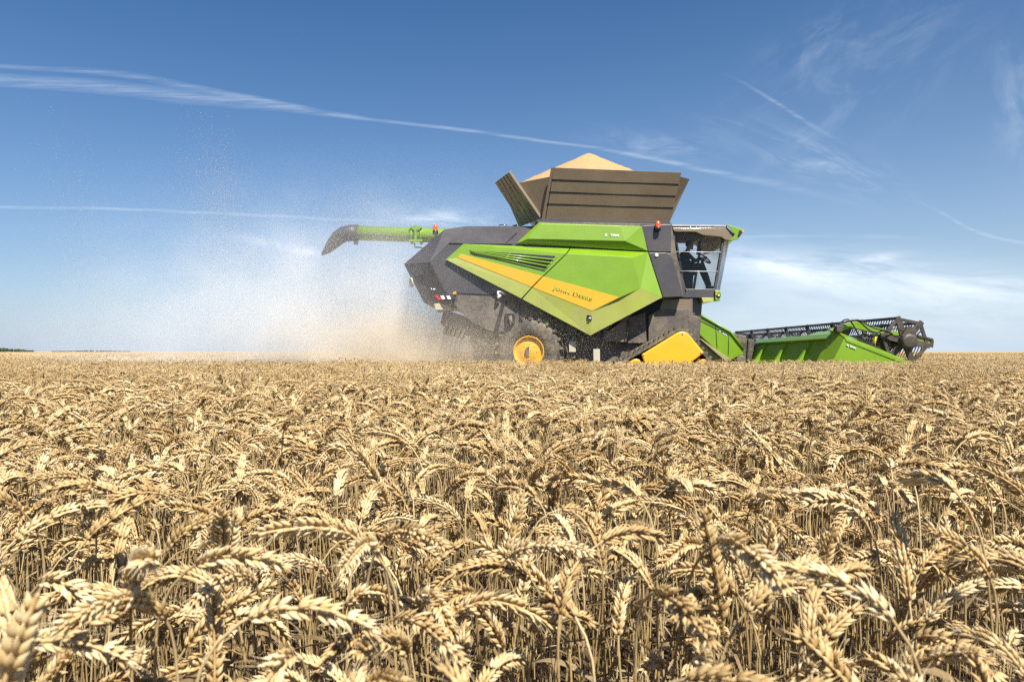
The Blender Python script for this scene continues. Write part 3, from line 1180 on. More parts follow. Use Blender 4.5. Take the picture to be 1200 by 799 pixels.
# front extension, leaning forward
C0, C1, C2 = S(808, 210, 18.2), S(790, 239, 18.2), S(784, 262, 18.3)
fx = MB().loft([C0, C1, C2, mir(C2), mir(C1), mir(C0)], [v + Vector((-.06, 0, 0)) for v in (C0, C1, C2, mir(C2), mir(C1), mir(C0))])
fx.build('tank_front', M['tank'], tank, .006)
gs = MB().poly([TR + Vector((-.02, .03, -.1)), C0, C1, C2, BR + Vector((-.02, .03, 0))])
gs.build('corner_gusset', M['tank'], tank, solid=.02)
rimb = MB().prism(P_([(628, 258), (637, 256), (786, 261), (788, 265), (760, 266), (632, 262)], 18.0), (0, 3.1, 0))
rimb.build('tank_rim', M['dark'], tank)

# ---------------------------------------------------------------- beacons
def beacon(c, name='beacon', s=1.0):
    o = MB().lathe(c, (0, 0, 1), [(-.10 * s, .0), (-.10 * s, .075 * s), (0, .075 * s), (.01 * s, .06 * s)], 20).build(name, M['black'], comb)
    MB().lathe(c, (0, 0, 1), [(0, .072 * s), (.07 * s, .07 * s), (.13 * s, .055 * s), (.165 * s, .03 * s), (.175 * s, 0)], 20).build('beacon_dome', M['orange_glass'], o)
    return o


beacon(S(510.2, 270.2, 20.0), s=1.05)
MB().box(S(510.5, 275.5, 20.0), (.05, .3, .12)).build('beacon_bracket', M['dark'], comb)
bc = beacon(S(770.9, 266.3, 17.86), s=.95)
MB().box(S(770.3, 269.2, 17.88), (.1, .14, .04)).build('beacon_bracket', M['black'], comb)

# ---------------------------------------------------------------- unloading auger along the far side
AY = 20.7
au = bpy.data.objects.new('unloading_auger', None); COL.objects.link(au); au.parent = comb
p0, p1 = S(415.5, 273.2, AY), S(640, 280.0, AY)
MB().tube([p0, p0.lerp(p1, .5), p1], .215, 28).build('auger_tube', M['green'], au)
br = MB()
cx = S(488.5, 276, AY)
ax = (p1 - p0).normalized()
for k in (-1, 1):
    br.lathe(cx + ax * (k * .14), ax, [(-.03, .222), (-.03, .26), (.03, .26), (.03, .222)], 28)
br.box(cx + Vector((0, -.27, 0)), (.06, .06, .5))
br.box(cx + Vector((0, -.25, .19)), (.36, .05, .06)).box(cx + Vector((0, -.25, -.19)), (.4, .05, .06))
br.tube([cx + Vector((-.05, -.1, -.25)), cx + Vector((-.05, -.1, -.36)), cx + Vector((.25, -.1, -.38))], .025, 8)
br.build('clamp_bracket', M['green'], au)
sp_pts = [(420, 273.2, 9.6), (411, 273.2, 9.6), (403, 274.6, 9.2), (396, 279, 8.4), (389.5, 286, 7.0), (383.5, 293, 4.6), (377, 299, 1.2)]
MB().tube([S(x, y_, AY) for x, y_, r_ in sp_pts], [r_ * AY / F for _, _, r_ in sp_pts], 22).build('auger_spout', M['spout'], au)
MB().box(S(417, 284.5, AY - .1), (.12, .1, .1)).build('camera_box', M['black'], au, .01)

# ---------------------------------------------------------------- underbody
chs = MB()
chs.prism(P_([(600, 350), (735, 356), (812, 350), (812, 369), (822, 372), (818, 428), (700, 432), (600, 426)], 18.35), (0, 2.4, 0))
cho = chs.build('chassis', M['under'], comb, .02)
pl = MB()
pl.prism(P_([(735.5, 372.5), (756, 366), (758, 402), (735, 402)], 18.2), (0, .15, 0))
pl.build('chassis_plate', M['under'], cho, .01)
pl = MB()
pl.prism(P_([(760, 370), (773, 362.5), (811, 362.5), (814, 392), (760, 402)], 18.22), (0, .13, 0))
pl.build('chassis_plate', M['under'], cho, .01)
pl = MB()
pl.prism(P_([(662, 376), (676, 380), (674, 420), (664, 420)], 18.0), (0, .2, 0))
pl.build('chassis_plate', M['under'], cho, .01)
pl = MB().prism(P_([(708, 391), (735, 372), (734, 401), (708, 400)], 18.1), (0, .12, 0))
pl.build('belt_guard', M['tank'], cho, .01)
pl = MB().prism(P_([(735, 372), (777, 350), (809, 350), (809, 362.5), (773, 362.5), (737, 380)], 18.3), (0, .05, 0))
pl.build('painted_shadow_sheet', M['gasket'], cho)  # shade under the body, put in as a flat sheet of gasket black
pl = MB().prism(P_([(777, 350.5), (809, 350.5), (809, 362.6), (773, 362.6)], 18.28), (0, .05, 0))
pl.build('chassis_plate', M['tank'], cho)
pl = MB().tube([S(706.5, 386, 18.0), S(708, 408, 18.0)], .03, 6).tube([S(735.5, 372, 18.0), S(735, 402, 18.0)], .02, 6)
pl.tube([S(661.5, 378, 17.98), S(664, 410, 17.98), S(668, 424, 17.98)], .035, 6)
pl.build('guard_edge', M['steel'], cho)
st = MB().prism(P_([(588, 354.5), (592, 354.5), (584, 387), (578.6, 387)], 17.9), (0, .06, 0))
st.build('strut', M['gasket'], cho)
vt = MB().prism(P_([(592.5, 366.5), (602, 366.5), (603.2, 369), (603.2, 386), (592, 386), (591.4, 369)], 17.9), (0, .06, 0))
vto = vt.build('oval_vent', M['black'], cho, .015)
MB().tube([S(597.5, 370, 17.88), S(598.5, 376, 17.88), S(597, 384, 17.88)], .05, 10).build('vent_duct', M['rubber'], vto)
sm = MB().tube([S(609, 354, NEARD - .01), S(609, 386, NEARD - .01)], .012, 6).tube([S(590, 354, NEARD - .01), S(608, 353, NEARD - .01)], .01, 6)
sm.build('seam', M['gasket'], cho)
for q in (((637, 381.5), (644.6, 371.8)), ((644, 389.5), (647.2, 381))):
    lv = MB().tube([S(*q[0], 17.85), S(*q[1], 17.9)], .028, 8)
    lv.lathe(S(*q[0], 17.83), (0, -1, 0), [(-.03, .045), (.03, .045), (.03, 0)], 12)
    lv.build('lever', M['green'], cho)
MB().tube([S(632, 363, 17.9), S(634, 368, 17.88), S(638, 364, 17.9)], .03, 8).build('lever', M['green'], cho)
for q in ((666.6, 400, 674.6, 412.5), (695.2, 409, 703, 424)):
    MB().prism(P_([(q[0], q[1]), (q[2], q[1]), (q[2] + .3, q[3]), (q[0] + .3, q[3])], 17.9), (0, .06, 0)).build('reflector_plate', M['plate'], cho, .008)
wl = MB().tube([S(583.5, 347.5, 17.8), S(583.8, 341.8, 17.82), S(587.5, 341.8, 17.82), S(591.5, 344.6, 17.84)], .03, 8).tube([S(583.2, 349.5, 17.79), S(586.6, 345.6, 17.8)], .035, 8)
wl.build('work_lamp', M['white'], cho)
ax_ = MB().tube([Vector((.468, 17.9, .87)), Vector((-.28, 21.0, .87))], .14, 16)
ax_.build('rear_axle', M['under'], comb)
MB().box((1.2, YC, .95), (1.8, 1.4, .5)).box((-.5, YC, 1.5), (1.2, 2.6, .9)).build('straw_chute', M['under'], comb, .03)
for (x, y_) in ((566, 398), (558, 388)):
    MB().lathe(S(x, y_, 18.3), (0, -1, 0), [(0, .2), (.12, .2), (.14, .14), (.14, 0)], 24).build('pulley', M['rubber'], cho)


# ---------------------------------------------------------------- rear wheels
def wheel(yc, out, steer):
    c = Vector((.468 if out < 0 else -.28, yc, .87))
    rot = Matrix.Rotation(steer, 3, 'Z')
    axis = rot @ Vector((0, out, 0))
    o = bpy.data.objects.new('rear_wheel', None); COL.objects.link(o); o.parent = comb
    t = MB().lathe(c, axis, [(-.27, .42), (-.3, .56), (-.31, .70), (-.27, .8), (-.15, .825), (.15, .825), (.27, .8), (.31, .70), (.3, .56), (.27, .42), (.2, .38)], 48)
    for k in range(22):
        for s_ in (-1, 1):
            a = 2 * math.pi * (k + (0 if s_ > 0 else .5)) / 22
            ry = Matrix.Rotation(a, 3, 'Y')
            loc = ry @ Vector((0, s_ * .155, .838))
            rr = rot @ ry @ Matrix.Rotation(s_ * .55, 3, 'Z')
            t.box(c + rot @ loc, (.075, .34, .075), rr)
    t.build('tyre', M['rubber'], o)
    r_ = MB().lathe(c, axis, [(.27, .40), (.285, .395), (.26, .365), (.20, .35), (.19, .32), (.21, .26), (.215, .16), (.23, .12), (.23, 0)], 40)
    for k in range(8):
        a = 2 * math.pi * k / 8
        u = axis.orthogonal().normalized(); w_ = axis.cross(u)
        r_.lathe(c + axis * .212 + (u * math.cos(a) + w_ * math.sin(a)) * .2, axis, [(0, .016), (.012, .016), (.014, 0)], 8, False)
    r_.build('rim', M['yellow'], o)


wheel(18.12, -1, R(-10))
wheel(2 * YC - 18.12, 1, R(-10))


# ---------------------------------------------------------------- tracks
def arc(c, r, a0, a1, n):
    return [(c[0] + r * math.cos(a0 + (a1 - a0) * i / n), c[1] + r * math.sin(a0 + (a1 - a0) * i / n)) for i in range(n + 1)]


def hull_loop(circs, n=10):
    """Belt line round a list of circles (px, py, r) given in order, clockwise on screen."""
    out = []
    m = len(circs)
    for i in range(m):
        p_, c_, q_ = circs[i - 1], circs[i], circs[(i + 1) % m]

        def nrm(a_, b__):
            dx_, dy_ = b__[0] - a_[0], b__[1] - a_[1]
            L = math.hypot(dx_, dy_)
            base = math.atan2(dy_, dx_)
            off = math.asin((a_[2] - b__[2]) / L)
            return base - math.pi / 2 + off
        a0, a1 = nrm(p_, c_), nrm(c_, q_)
        while a1 < a0:
            a1 += 2 * math.pi
        out += arc(c_, c_[2], a0, a1, n)
    return out


def track(near_side):
    d0, w_ = 17.75, .72
    f_ = (lambda v: v) if near_side else mir
    o = bpy.data.objects.new('track', None); COL.objects.link(o); o.parent = comb
    outer = hull_loop([(797.5, 396.5, 12), (826.5, 436, 15), (735, 436, 15)])
    inner = hull_loop([(797.5, 396.5, 8.5), (826.5, 436, 11.5), (735, 436, 11.5)])
    mb = MB()
    A = [f_(S(x, y_, d0)) for x, y_ in outer]; B = [v + Vector((0, w_ if near_side else -w_, 0)) for v in A]
    C = [f_(S(x, y_, d0)) for x, y_ in inner]; Dd = [v + Vector((0, w_ if near_side else -w_, 0)) for v in C]
    n = len(A)
    for i in range(n):
        j = (i + 1) % n
        mb.poly([A[i], A[j], B[j], B[i]]).poly([C[i], Dd[i], Dd[j], C[j]]).poly([A[i], C[i], C[j], A[j]]).poly([B[i], B[j], Dd[j], Dd[i]])
    # lugs evenly along the belt
    loop = A + [A[0]]
    seg = [(loop[i + 1] - loop[i]).length for i in range(n)]
    tot = sum(seg); k_n = 44
    for k in range(k_n):
        s_ = tot * k / k_n
        i = 0
        while s_ > seg[i] and i < n - 1:
            s_ -= seg[i]; i += 1
        dr = (loop[i + 1] - loop[i]).normalized()
        pp = loop[i] + dr * s_
        nrm = Vector((-dr.z, 0, dr.x))
        cen = sum(A, Vector()) / n
        if nrm.dot(pp - cen) < 0:
            nrm = -nrm
        rot = Matrix((dr, (0, 1, 0), nrm)).transposed()
        for h in (0, 1):
            yo = (w_ * .25 + h * w_ * .5) * (1 if near_side else -1)
            mb.box(pp + nrm * .02 + Vector((0, yo, 0)) + dr * (.0 if h else .075), (.07, w_ * .48, .07), rot @ Matrix.Rotation(.3 if h else -.3, 3, 'Z'))
    mb.build('track_belt', M['rubber'], o)
    cv = MB()
    cp = [(751.4, 415.5), (793, 390), (797, 388.6), (801, 388.6), (805, 390), (808, 393), (825, 413.4), (811, 424), (811, 440), (757, 440), (755, 424)]
    cv.loft([f_(S(x, y_, d0 - .06)) for x, y_ in cp], [f_(S(x, y_, d0 + .25)) for x, y_ in cp])
    cvo = cv.build('track_cover', M['yellow'], o, .03)
    bt = MB()
    for x, y_ in ((754, 415.6), (800, 390.6), (821.5, 413)):
        bt.lathe(f_(S(x, y_, d0 - .06)), (0, -1 if near_side else 1, 0), [(0, .022), (.02, .022), (.02, 0)], 8, False)
    bt.build('bolts', M['grey'], cvo)
    for x, y_, r_ in ((826.5, 436, 10.8), (735, 436, 10.8), (745, 429.8, 9.4), (824, 430, 9.4), (768, 442, 6), (784, 442, 6), (800, 442, 6)):
        rr_ = r_ * d0 / F
        MB().lathe(f_(S(x, y_, d0 + .1)), (0, -1 if near_side else 1, 0), [(-.3, rr_), (.06, rr_), (.08, rr_ * .9), (.03, rr_ * .55), (.05, 0)], 28).build('idler_wheel', M['yellow'], o)


track(True)
track(False)
MB().tube([S(797.5, 400, 18.2), mir(S(797.5, 400, 18.2))], .16, 16).build('front_axle', M['under'], comb)

# ---------------------------------------------------------------- cab
cab = bpy.data.objects.new('cab', None); COL.objects.link(cab); cab.parent = comb
CD = 18.35


def cm_(pts, d=CD):
    return P_(pts, d)


fr_ = MB()
post = [(787.2, 264.5), (791.2, 264.5), (791.6, 294), (804.4, 340), (802.6, 348.8), (800.4, 348.8), (787.6, 297)]
fr_.prism(cm_(post), (0, .12, 0)); fr_.prism([mir(v) for v in cm_(post)], (0, -.12, 0))
fpost = [(847.4, 276), (850, 276), (839.8, 339), (836.8, 339)]
fr_.prism(cm_(fpost), (0, .1, 0)); fr_.prism([mir(v) for v in cm_(fpost)], (0, -.1, 0))
fr_.build('cab_frame', M['dark'], cab, .008)
fl_ = MB().across(cm_([(802.4, 338.6), (838, 338.6), (837.6, 348.9), (802.4, 348.9)]))
fl_.build('cab_floor', M['dark'], cab, .01)
fl_ = MB().loft(cm_([(822, 348.6), (838.5, 348.6), (837, 353), (824, 354.6)]), [mir(v) for v in cm_([(822, 348.6), (838.5, 348.6), (837, 353), (824, 354.6)])])
fl_.build('cab_step', M['green_low'], cab, .01)
rf = MB().across(cm_([(788, 265.2), (851.4, 266), (862, 275.5), (858, 280.4), (850, 277), (845, 271), (838, 268), (790, 267.6)], CD - .06))
rfo = rf.build('cab_roof', M['tank'], cab, .015)
va = MB().prism(cm_([(788, 267), (851.4, 267), (861.6, 275.7), (858, 282.2), (850, 281.2), (845, 277.6), (824, 275.6), (815.5, 271.8), (790, 271.4)], CD - .065), (0, .1, 0))
va.build('roof_valance', M['tank'], rfo, .01)
rt = MB().across(cm_([(787.6, 263.0), (851.6, 263.6), (852.2, 265.8), (787.6, 265.1)], CD - .08))
rt.build('roof_plate', M['grey'], rfo)
hl = MB().across(cm_([(790.5, 267.8), (838, 268.2), (836, 269.8), (790.6, 269.6)], CD + .15))
hl.build('cab_headliner', M['liner'], cab, .01)
bw = MB().loft(cm_([(789, 266), (791, 266), (803.5, 340), (801.5, 340)], CD + .1), [mir(v) for v in cm_([(789, 266), (791, 266), (803.5, 340), (801.5, 340)], CD + .1)])
bw.build('cab_rear_wall', M['seat'], cab)
vs_ = MB()
vz = [(851.4, 262.6), (872.4, 269.6), (864.4, 280.8), (855, 282.4), (861, 275)]
vs_.loft(cm_(vz, CD - .12), cm_(vz, CD + .9))
vso = vs_.build('roof_lamp_housing', M['green'], cab, .012)
MB().prism(cm_([(866.6, 270.2), (871.2, 270.8), (867, 277.4), (864.4, 276.6)], CD - .135), (0, .05, 0)).build('roof_lamp', M['black'], vso)
MB().prism(cm_([(870.2, 269.6), (872.4, 270), (870.8, 272.4), (869.2, 272)], CD - .15), (0, .05, 0)).build('turn_lamp', M['amber_lens'], vso)
v2_ = MB().loft([mir(v) for v in cm_(vz, CD - .12)], [mir(v) for v in cm_(vz, CD + .9)])
v2_.build('roof_lamp_housing', M['green'], cab, .012)
lw = MB().prism(cm_([(838, 340), (843.4, 340.6), (845.2, 343), (844, 352.4), (838.2, 351.8)], CD - .06), (0, .4, 0)).build('lower_lamp', M['green'], cab, .012)
MB().lathe(S(842, 346.4, CD - .06), (0, -1, 0), [(0, .05), (.02, .05), (.022, .035), (.022, 0)], 16).build('lamp_bezel', M['black'], lw)
MB().lathe(S(842.2, 346.4, CD - .083), (0, -1, 0), [(0, .028), (.012, .02), (.013, 0)], 12).build('lamp_lens', M['clear_lens'], lw)
MB().prism(cm_([(838.6, 342), (840, 342), (840, 346), (838.6, 346)], CD - .075), (0, .03, 0)).build('amber_lamp', M['amber_lens'], lw)
# glazing
sg = cm_([(791.2, 272), (847.8, 276.4), (838, 338.8), (803.8, 339.4), (791.4, 294)], CD + .05)
MB().poly(sg).build('side_window', M['glass'], cab, solid=.006)
MB().poly([mir(v) for v in sg]).build('side_window', M['glass'], cab, solid=.006)
ws = MB()
top, bot = S(850, 277, CD), S(839.4, 339, CD)
nseg = 14
rows = []
for i in range(nseg + 1):
    f_ = i / nseg
    yy_ = CD + f_ * 2 * (YC - CD)
    bul = 1 - (2 * f_ - 1) ** 2
    bul = bul ** .6
    rows.append((Vector((top.x + .34 * bul, yy_, top.z)), Vector((bot.x + .30 * bul, yy_, bot.z))))
for i in range(nseg):
    ws.poly([rows[i][0], rows[i + 1][0], rows[i + 1][1], rows[i][1]], True)
ws.build('windscreen', M['glass'], cab, solid=.006)
hr = MB().tube(cm_([(791.6, 295.2), (845, 295.8)], CD - .02), .014, 8).tube(cm_([(797.6, 317.8), (841, 318.4)], CD - .02), .014, 8)
hr.build('handrail', M['grey'], cab)
pp_ = MB().prism(P_([(818.4, 283), (821.6, 283), (819.4, 298), (816.6, 298)], 20.1), (0, .08, 0))
pp_.build('monitor_post', M['black'], cab)
# seat, console, steering
SY = 19.45
se = MB()
se.prism(P_([(793.5, 299), (797, 297.6), (802.6, 316), (801.6, 321), (797.6, 321)], SY - .25), (0, .5, 0))
se.prism(P_([(797.6, 317), (816, 315.4), (818, 318.6), (817, 321.6), (797.6, 322)], SY - .26), (0, .52, 0))
se.prism(P_([(800.5, 322), (813, 321.6), (811.6, 340), (804, 340)], SY - .2), (0, .4, 0))
se.build('driver_seat', M['seat'], cab, .03)
co_ = MB().prism(P_([(800, 316), (819.6, 314.4), (820.4, 316.8), (800.4, 318.6)], SY - .48), (0, .14, 0))
co_.build('armrest', M['seat'], cab, .015)
sw = MB()
wc = S(825.4, 303.2, SY)
wd = Vector((.62, 0, .78)).normalized()
u_ = Vector((0, 1, 0)); w2 = wd.cross(u_)
sw.tube([wc + (u_ * math.cos(a) + w2 * math.sin(a)) * .2 for a in np.linspace(0, 2 * math.pi, 25)], .018, 8, False)
sw.tube([wc - u_ * .2, wc + u_ * .2], .016, 6).tube([wc - w2 * .2, wc], .016, 6)
sw.build('steering_wheel', M['black'], cab)
MB().tube([wc, wc - wd * .1, S(829, 325, SY), S(830.5, 339.5, SY)], [.03, .04, .055, .08], 10).build('steering_column', M['black'], cab)
bk = MB().across(cm_([(809.7, 349), (823.4, 349), (821.9, 368.8), (811.5, 369.4)], 18.6))
bk.build('cab_mount', M['dark'], comb, .01)

# ---------------------------------------------------------------- feeder house
FD = 18.62
fh = bpy.data.objects.new('feeder_house', None); COL.objects.link(fh); fh.parent = comb
fpts = [(812.6, 367.8), (822, 369.8), (856, 388.6), (871.4, 408.2), (870.6, 416.4), (866, 417), (855, 423), (852, 422), (815.6, 388.6), (815, 380)]
sp_ = MB().across(P_(fpts, FD))
fho = sp_.build('feeder_shell', M['green'], fh, .02)
sm = MB()
for q in (((838.6, 381.4), (840.4, 408)), ((854.2, 391), (853.4, 416)), ((815.8, 373), (853.6, 392.6))):
    sm.tube([S(*q[0], FD - .006), S(*q[1], FD - .006)], .008, 6)
sm.build('seam', M['gasket'], fho)
mk = MB()
for (x, y_, l) in ((843, 387.2, 1.6), (847, 389.6, 1.4), (849, 390.7, 1.2), (850.8, 391.7, 1.2)):
    mk.prism(P_([(x, y_), (x + l, y_ + l * .55), (x + l, y_ + l * .55 + 1.3), (x, y_ + 1.3)], FD - .012), (0, .02, 0))
mk.build('marking', M['white'], fho)
ed = MB().tube([S(820, 369, FD - .02), S(856, 389, FD - .02), S(871.4, 408.6, FD - .02)], .028, 8)
ed.build('edge_strip', M['green'], fho)
ls = MB().prism(P_([(819.5, 396.6), (821.5, 396.6), (854.5, 420.4), (853.4, 424), (851, 424)], FD - .05), (0, .3, 0))
ls.build('lower_strip', M['tan_strip'], fh, .01)
lo_ = MB().across(P_([(815, 392), (850, 420), (850, 436), (832, 436), (815, 410)], FD + .1))
lo_.build('feeder_underside', M['green_low'], fh, .01)
mtb = MB()
mtb.prism(P_([(857, 389.4), (866, 391.6), (874, 395), (876, 397.5), (874.6, 424), (868, 426), (869, 418), (871.8, 408.8)], FD + .1), (0, 1.7, 0))
mtb.prism(P_([(877, 397), (884, 398.4), (885, 401.8), (880.6, 424), (875, 424)], FD + .05), (0, 1.8, 0))
mtb.build('header_coupling', M['rubber'], fh, .03)
MB().lathe(S(868, 421.5, FD - .1), (0, -1, 0), [(0, .12), (.05, .12), (.06, .08), (.06, 0)], 20).build('pulley', M['under'], fh)

# ---------------------------------------------------------------- header (cutting table across the front)
hdr = bpy.data.objects.new('header', None); COL.objects.link(hdr); hdr.parent = comb
H0, H1 = 14.55, 24.75                    # near and far end
xs_b, xs_t = 6.20, 6.62


def hp(x, y_, z): return Vector((x, y_, z))


for (ya, yb) in ((H0, 18.95), (20.15, H1)):
    z_a, z_b = (1.245, 1.20) if ya == H0 else (1.20, 1.245)
    bp = MB().loft([hp(xs_b, ya, .30), hp(xs_t, ya, z_a - .12), hp(xs_t + .05, ya, z_a - .12), hp(xs_b + .05, ya, .30)],
                   [hp(xs_b, yb, .30), hp(xs_t, yb, z_b - .12), hp(xs_t + .05, yb, z_b - .12), hp(xs_b + .05, yb, .30)])
    bpo = bp.build('back_panel', M['green_matte'], hdr, .006)
    tp = MB().loft([hp(xs_t - .05, ya, z_a - .13), hp(xs_t - .09, ya, z_a - .1), hp(xs_t, ya, z_a), hp(xs_t + .18, ya, z_a), hp(xs_t + .18, ya, z_a - .13)],
                   [hp(xs_t - .05, yb, z_b - .13), hp(xs_t - .09, yb, z_b - .1), hp(xs_t, yb, z_b), hp(xs_t + .18, yb, z_b), hp(xs_t + .18, yb, z_b - .13)])
    tp.build('top_beam', M['green'], hdr, .008)
    k_ = 0
    yy_ = ya + .95
    while yy_ < yb - .2:
        rb = MB().loft([hp(xs_b - .16, yy_ - .06, .30), hp(xs_t - .05, yy_ - .06, z_b - .14), hp(xs_t + .02, yy_ - .06, z_b - .14), hp(xs_b + .02, yy_ - .06, .30)],
                       [hp(xs_b - .16, yy_ + .06, .30), hp(xs_t - .05, yy_ + .06, z_b - .14), hp(xs_t + .02, yy_ + .06, z_b - .14), hp(xs_b + .02, yy_ + .06, .30)])
        rb.build('rib', M['green_matte'], hdr, .006)
        yy_ += 1.35
    bb_ = MB().box((xs_b - .05, (ya + yb) / 2, .33), (.22, yb - ya, .2))
    bb_.build('lower_beam', M['green_low'], hdr, .01)
MB().loft([hp(6.62, H0 + .1, 1.22), hp(6.9, H0 + .1, 1.32), hp(6.9, H0 + .1, 1.10), hp(6.66, H0 + .1, 1.08)],
          [hp(6.62, H0 + 1.3, 1.22), hp(6.9, H0 + 1.3, 1.32), hp(6.9, H0 + 1.3, 1.10), hp(6.66, H0 + 1.3, 1.08)]).build('end_rail', M['green'], hdr, .006)
MB().loft([hp(6.35, H0, .22), hp(7.9, H0, .12), hp(7.9, H0, .16), hp(6.4, H0, .30)], [hp(6.35, H1, .22), hp(7.9, H1, .12), hp(7.9, H1, .16), hp(6.4, H1, .30)]).build('cutting_table', M['grey'], hdr)
ag = MB().tube([hp(7.0, H0 + .1, .62), hp(7.0, H1 - .1, .62)], .20, 20)
nturn = 160
for k in range(nturn):
    y0_, y1_ = H0 + .2 + k * .0625, H0 + .2 + (k + 1) * .0625
    if y1_ > H1 - .2:
        break
    a0, a1 = k * .65 * (1 if y0_ < YC else -1), (k + 1) * .65 * (1 if y0_ < YC else -1)
    f2 = lambda a, y_, r_: hp(7.0 + math.cos(a) * r_, y_, .62 + math.sin(a) * r_)
    ag.poly([f2(a0, y0_, .19), f2(a1, y1_, .19), f2(a1, y1_, .33), f2(a0, y0_, .33)])
ag.build('intake_auger', M['motor'], hdr)


def end_sheet(near_side):
    f_ = (lambda v: v) if near_side else mir
    ix, iy = [S(975, 385.2, 14.6), S(957, 423, 14.6)], None
    a0, a1 = f_(S(975, 385.2, 14.62)), f_(S(955.4, 426.5, 14.62))          # inner rear edge
    b0, b1 = f_(S(989.6, 396.4, 14.12)), f_(S(975, 426.5, 14.12))         # outer rear edge
    c0 = f_(S(1070, 427, 14.12)); c1 = f_(S(1040, 434, 14.12))
    tipo = f_(Vector((9.25, 14.3, .2)))
    e0 = f_(S(1064, 424.5, 14.32))
    low = lambda v, z=.22: Vector((v.x, v.y, z))
    rf_ = MB()
    pts = dict(a0=a0, b0=b0, c0=c0, e0=e0)
    al, bl, cl = low(a1), low(b1), low(f_(Vector((8.3, 14.12, 0))))
    a_in = f_(Vector((a0.x + .02, 14.7, a0.z - .02)))
    rf_.poly([a0, b0, b1, bl, al, a1])                  # rear face
    rf_.poly([b0, c0, tipo, cl, bl, b1])                # outer flank
    e_in = f_(Vector((8.2, 14.7, .55)))
    rf_.poly([a0, a_in, e_in, tipo, e0])
    rf_.poly([a_in, al, low(e_in), e_in]).poly([e_in, low(e_in), tipo])
    o = rf_.build('end_divider', M['green'], hdr, .008)
    # raised bright top edge strip
    up = Vector((.0, 0, .02))
    w_ = MB().loft([a0 + up, b0 + up, b0 + Vector((.02, 0, -.06)), a0 + Vector((.02, 0, -.06))],
                   [e0 + up, c0 + up, c0 + Vector((-.02, 0, -.06)), e0 + Vector((-.02, 0, -.06))])
    oy = -.014 if near_side else .014
    w_.v = [v + Vector((0, oy if i % 4 in (1, 2) else 0, 0)) for i, v in enumerate(w_.v)]
    w_.build('divider_edge', M['green'], o, .01)
    if near_side:
        mk = MB()
        for (x, y_, l) in ((992.4, 403.4, 2.2), (996.4, 404.9, 1.8), (998.8, 405.8, 1.8), (1001.2, 406.8, 1.6)):
            mk.prism([S(x, y_, 14.10), S(x + l, y_ + l * .42, 14.10), S(x + l, y_ + l * .42 + 1.5, 14.10), S(x, y_ + 1.5, 14.10)], (0, .016, 0))
        mk.build('marking', M['white'], o)


end_sheet(True)
end_sheet(False)

# reel
RX, RZ, RR = 8.05, 1.095, .475
Y0, Y1 = 14.42, 24.7
ANG = [R(108 + 60 * k) for k in range(6)]
for a in ANG:
    c = Vector((RX + math.cos(a) * RR, 0, RZ + math.sin(a) * RR))
    tb_ = MB().tube([c + Vector((0, Y0, 0)), c + Vector((0, Y1, 0))], .022, 8)
    yy_ = Y0 + .05
    while yy_ < Y1:
        tb_.tube([c + Vector((0, yy_, 0)), c + Vector((-.03, yy_ + .01, -.10)), c + Vector((-.10, yy_ + .015, -.25))], [.011, .010, .006], 5)
        tb_.box(c + Vector((0, yy_, .008)), (.058, .045, .058))
        yy_ += .105
    tb_.build('tine_bar', M['black'], hdr)


def spider(y_, big):
    sp = MB()
    t = .05
    hubr = .16 if big else .1
    n = 6
    for k in range(n):
        a, a2 = ANG[k], ANG[(k + 1) % n]
        # spoke
        dr = Vector((math.cos(a), 0, math.sin(a))); pr = Vector((-math.sin(a), 0, math.cos(a)))
        c = Vector((RX, y_, RZ))
        w0, w1 = (.075, .05) if big else (.05, .04)
        q = [c + dr * (hubr * .6) + pr * w0, c + dr * (RR + .045) + pr * w1, c + dr * (RR + .045) - pr * w1, c + dr * (hubr * .6) - pr * w0]
        sp.prism(q, (0, t, 0))
        if big:
            dr2 = Vector((math.cos(a2), 0, math.sin(a2)))
            q = [c + dr * (RR + .03), c + dr2 * (RR + .03), c + dr2 * (RR - .045), c + dr * (RR - .045)]
            sp.prism([v + Vector((0, .003, 0)) for v in q], (0, t - .006, 0))
    sp.lathe(Vector((RX, y_ - .01, RZ)), (0, 1, 0), [(0, 0), (0, hubr), (t + .02, hubr), (t + .02, 0)], 24)
    return sp.build('reel_spider', M['steel'], hdr, .006)


s0 = spider(Y0 - .06, True)
yy_ = Y0 + 1.46
while yy_ < Y1 - .5:
    spider(yy_, False)
    yy_ += 1.46
spider(Y1, True)
MB().tube([Vector((RX, Y0, RZ)), Vector((RX, Y1, RZ))], .085, 16).build('reel_tube', M['steel'], hdr)
# guard plate on the near reel end, drive disc
dk = MB().lathe(S(1064.5, 397.5, 14.30), (0, -1, 0), [(-.02, 0), (-.02, .17), (.03, .17), (.05, .15), (.05, 0)], 36)
dk.prism([S(1057, 394, 14.24), S(1063, 383, 14.24), S(1066.5, 381.6, 14.24), S(1071, 383.6, 14.24), S(1073.6, 388, 14.24), S(1073, 397, 14.24)], (0, .05, 0))
dk.build('reel_guard', M['steel'], s0, .006)
MB().lathe(S(1065, 400, 14.22), (0, -1, 0), [(0, .155), (.05, .15), (.06, .10), (.06, 0)], 32).build('drive_cover', M['steel'], s0)


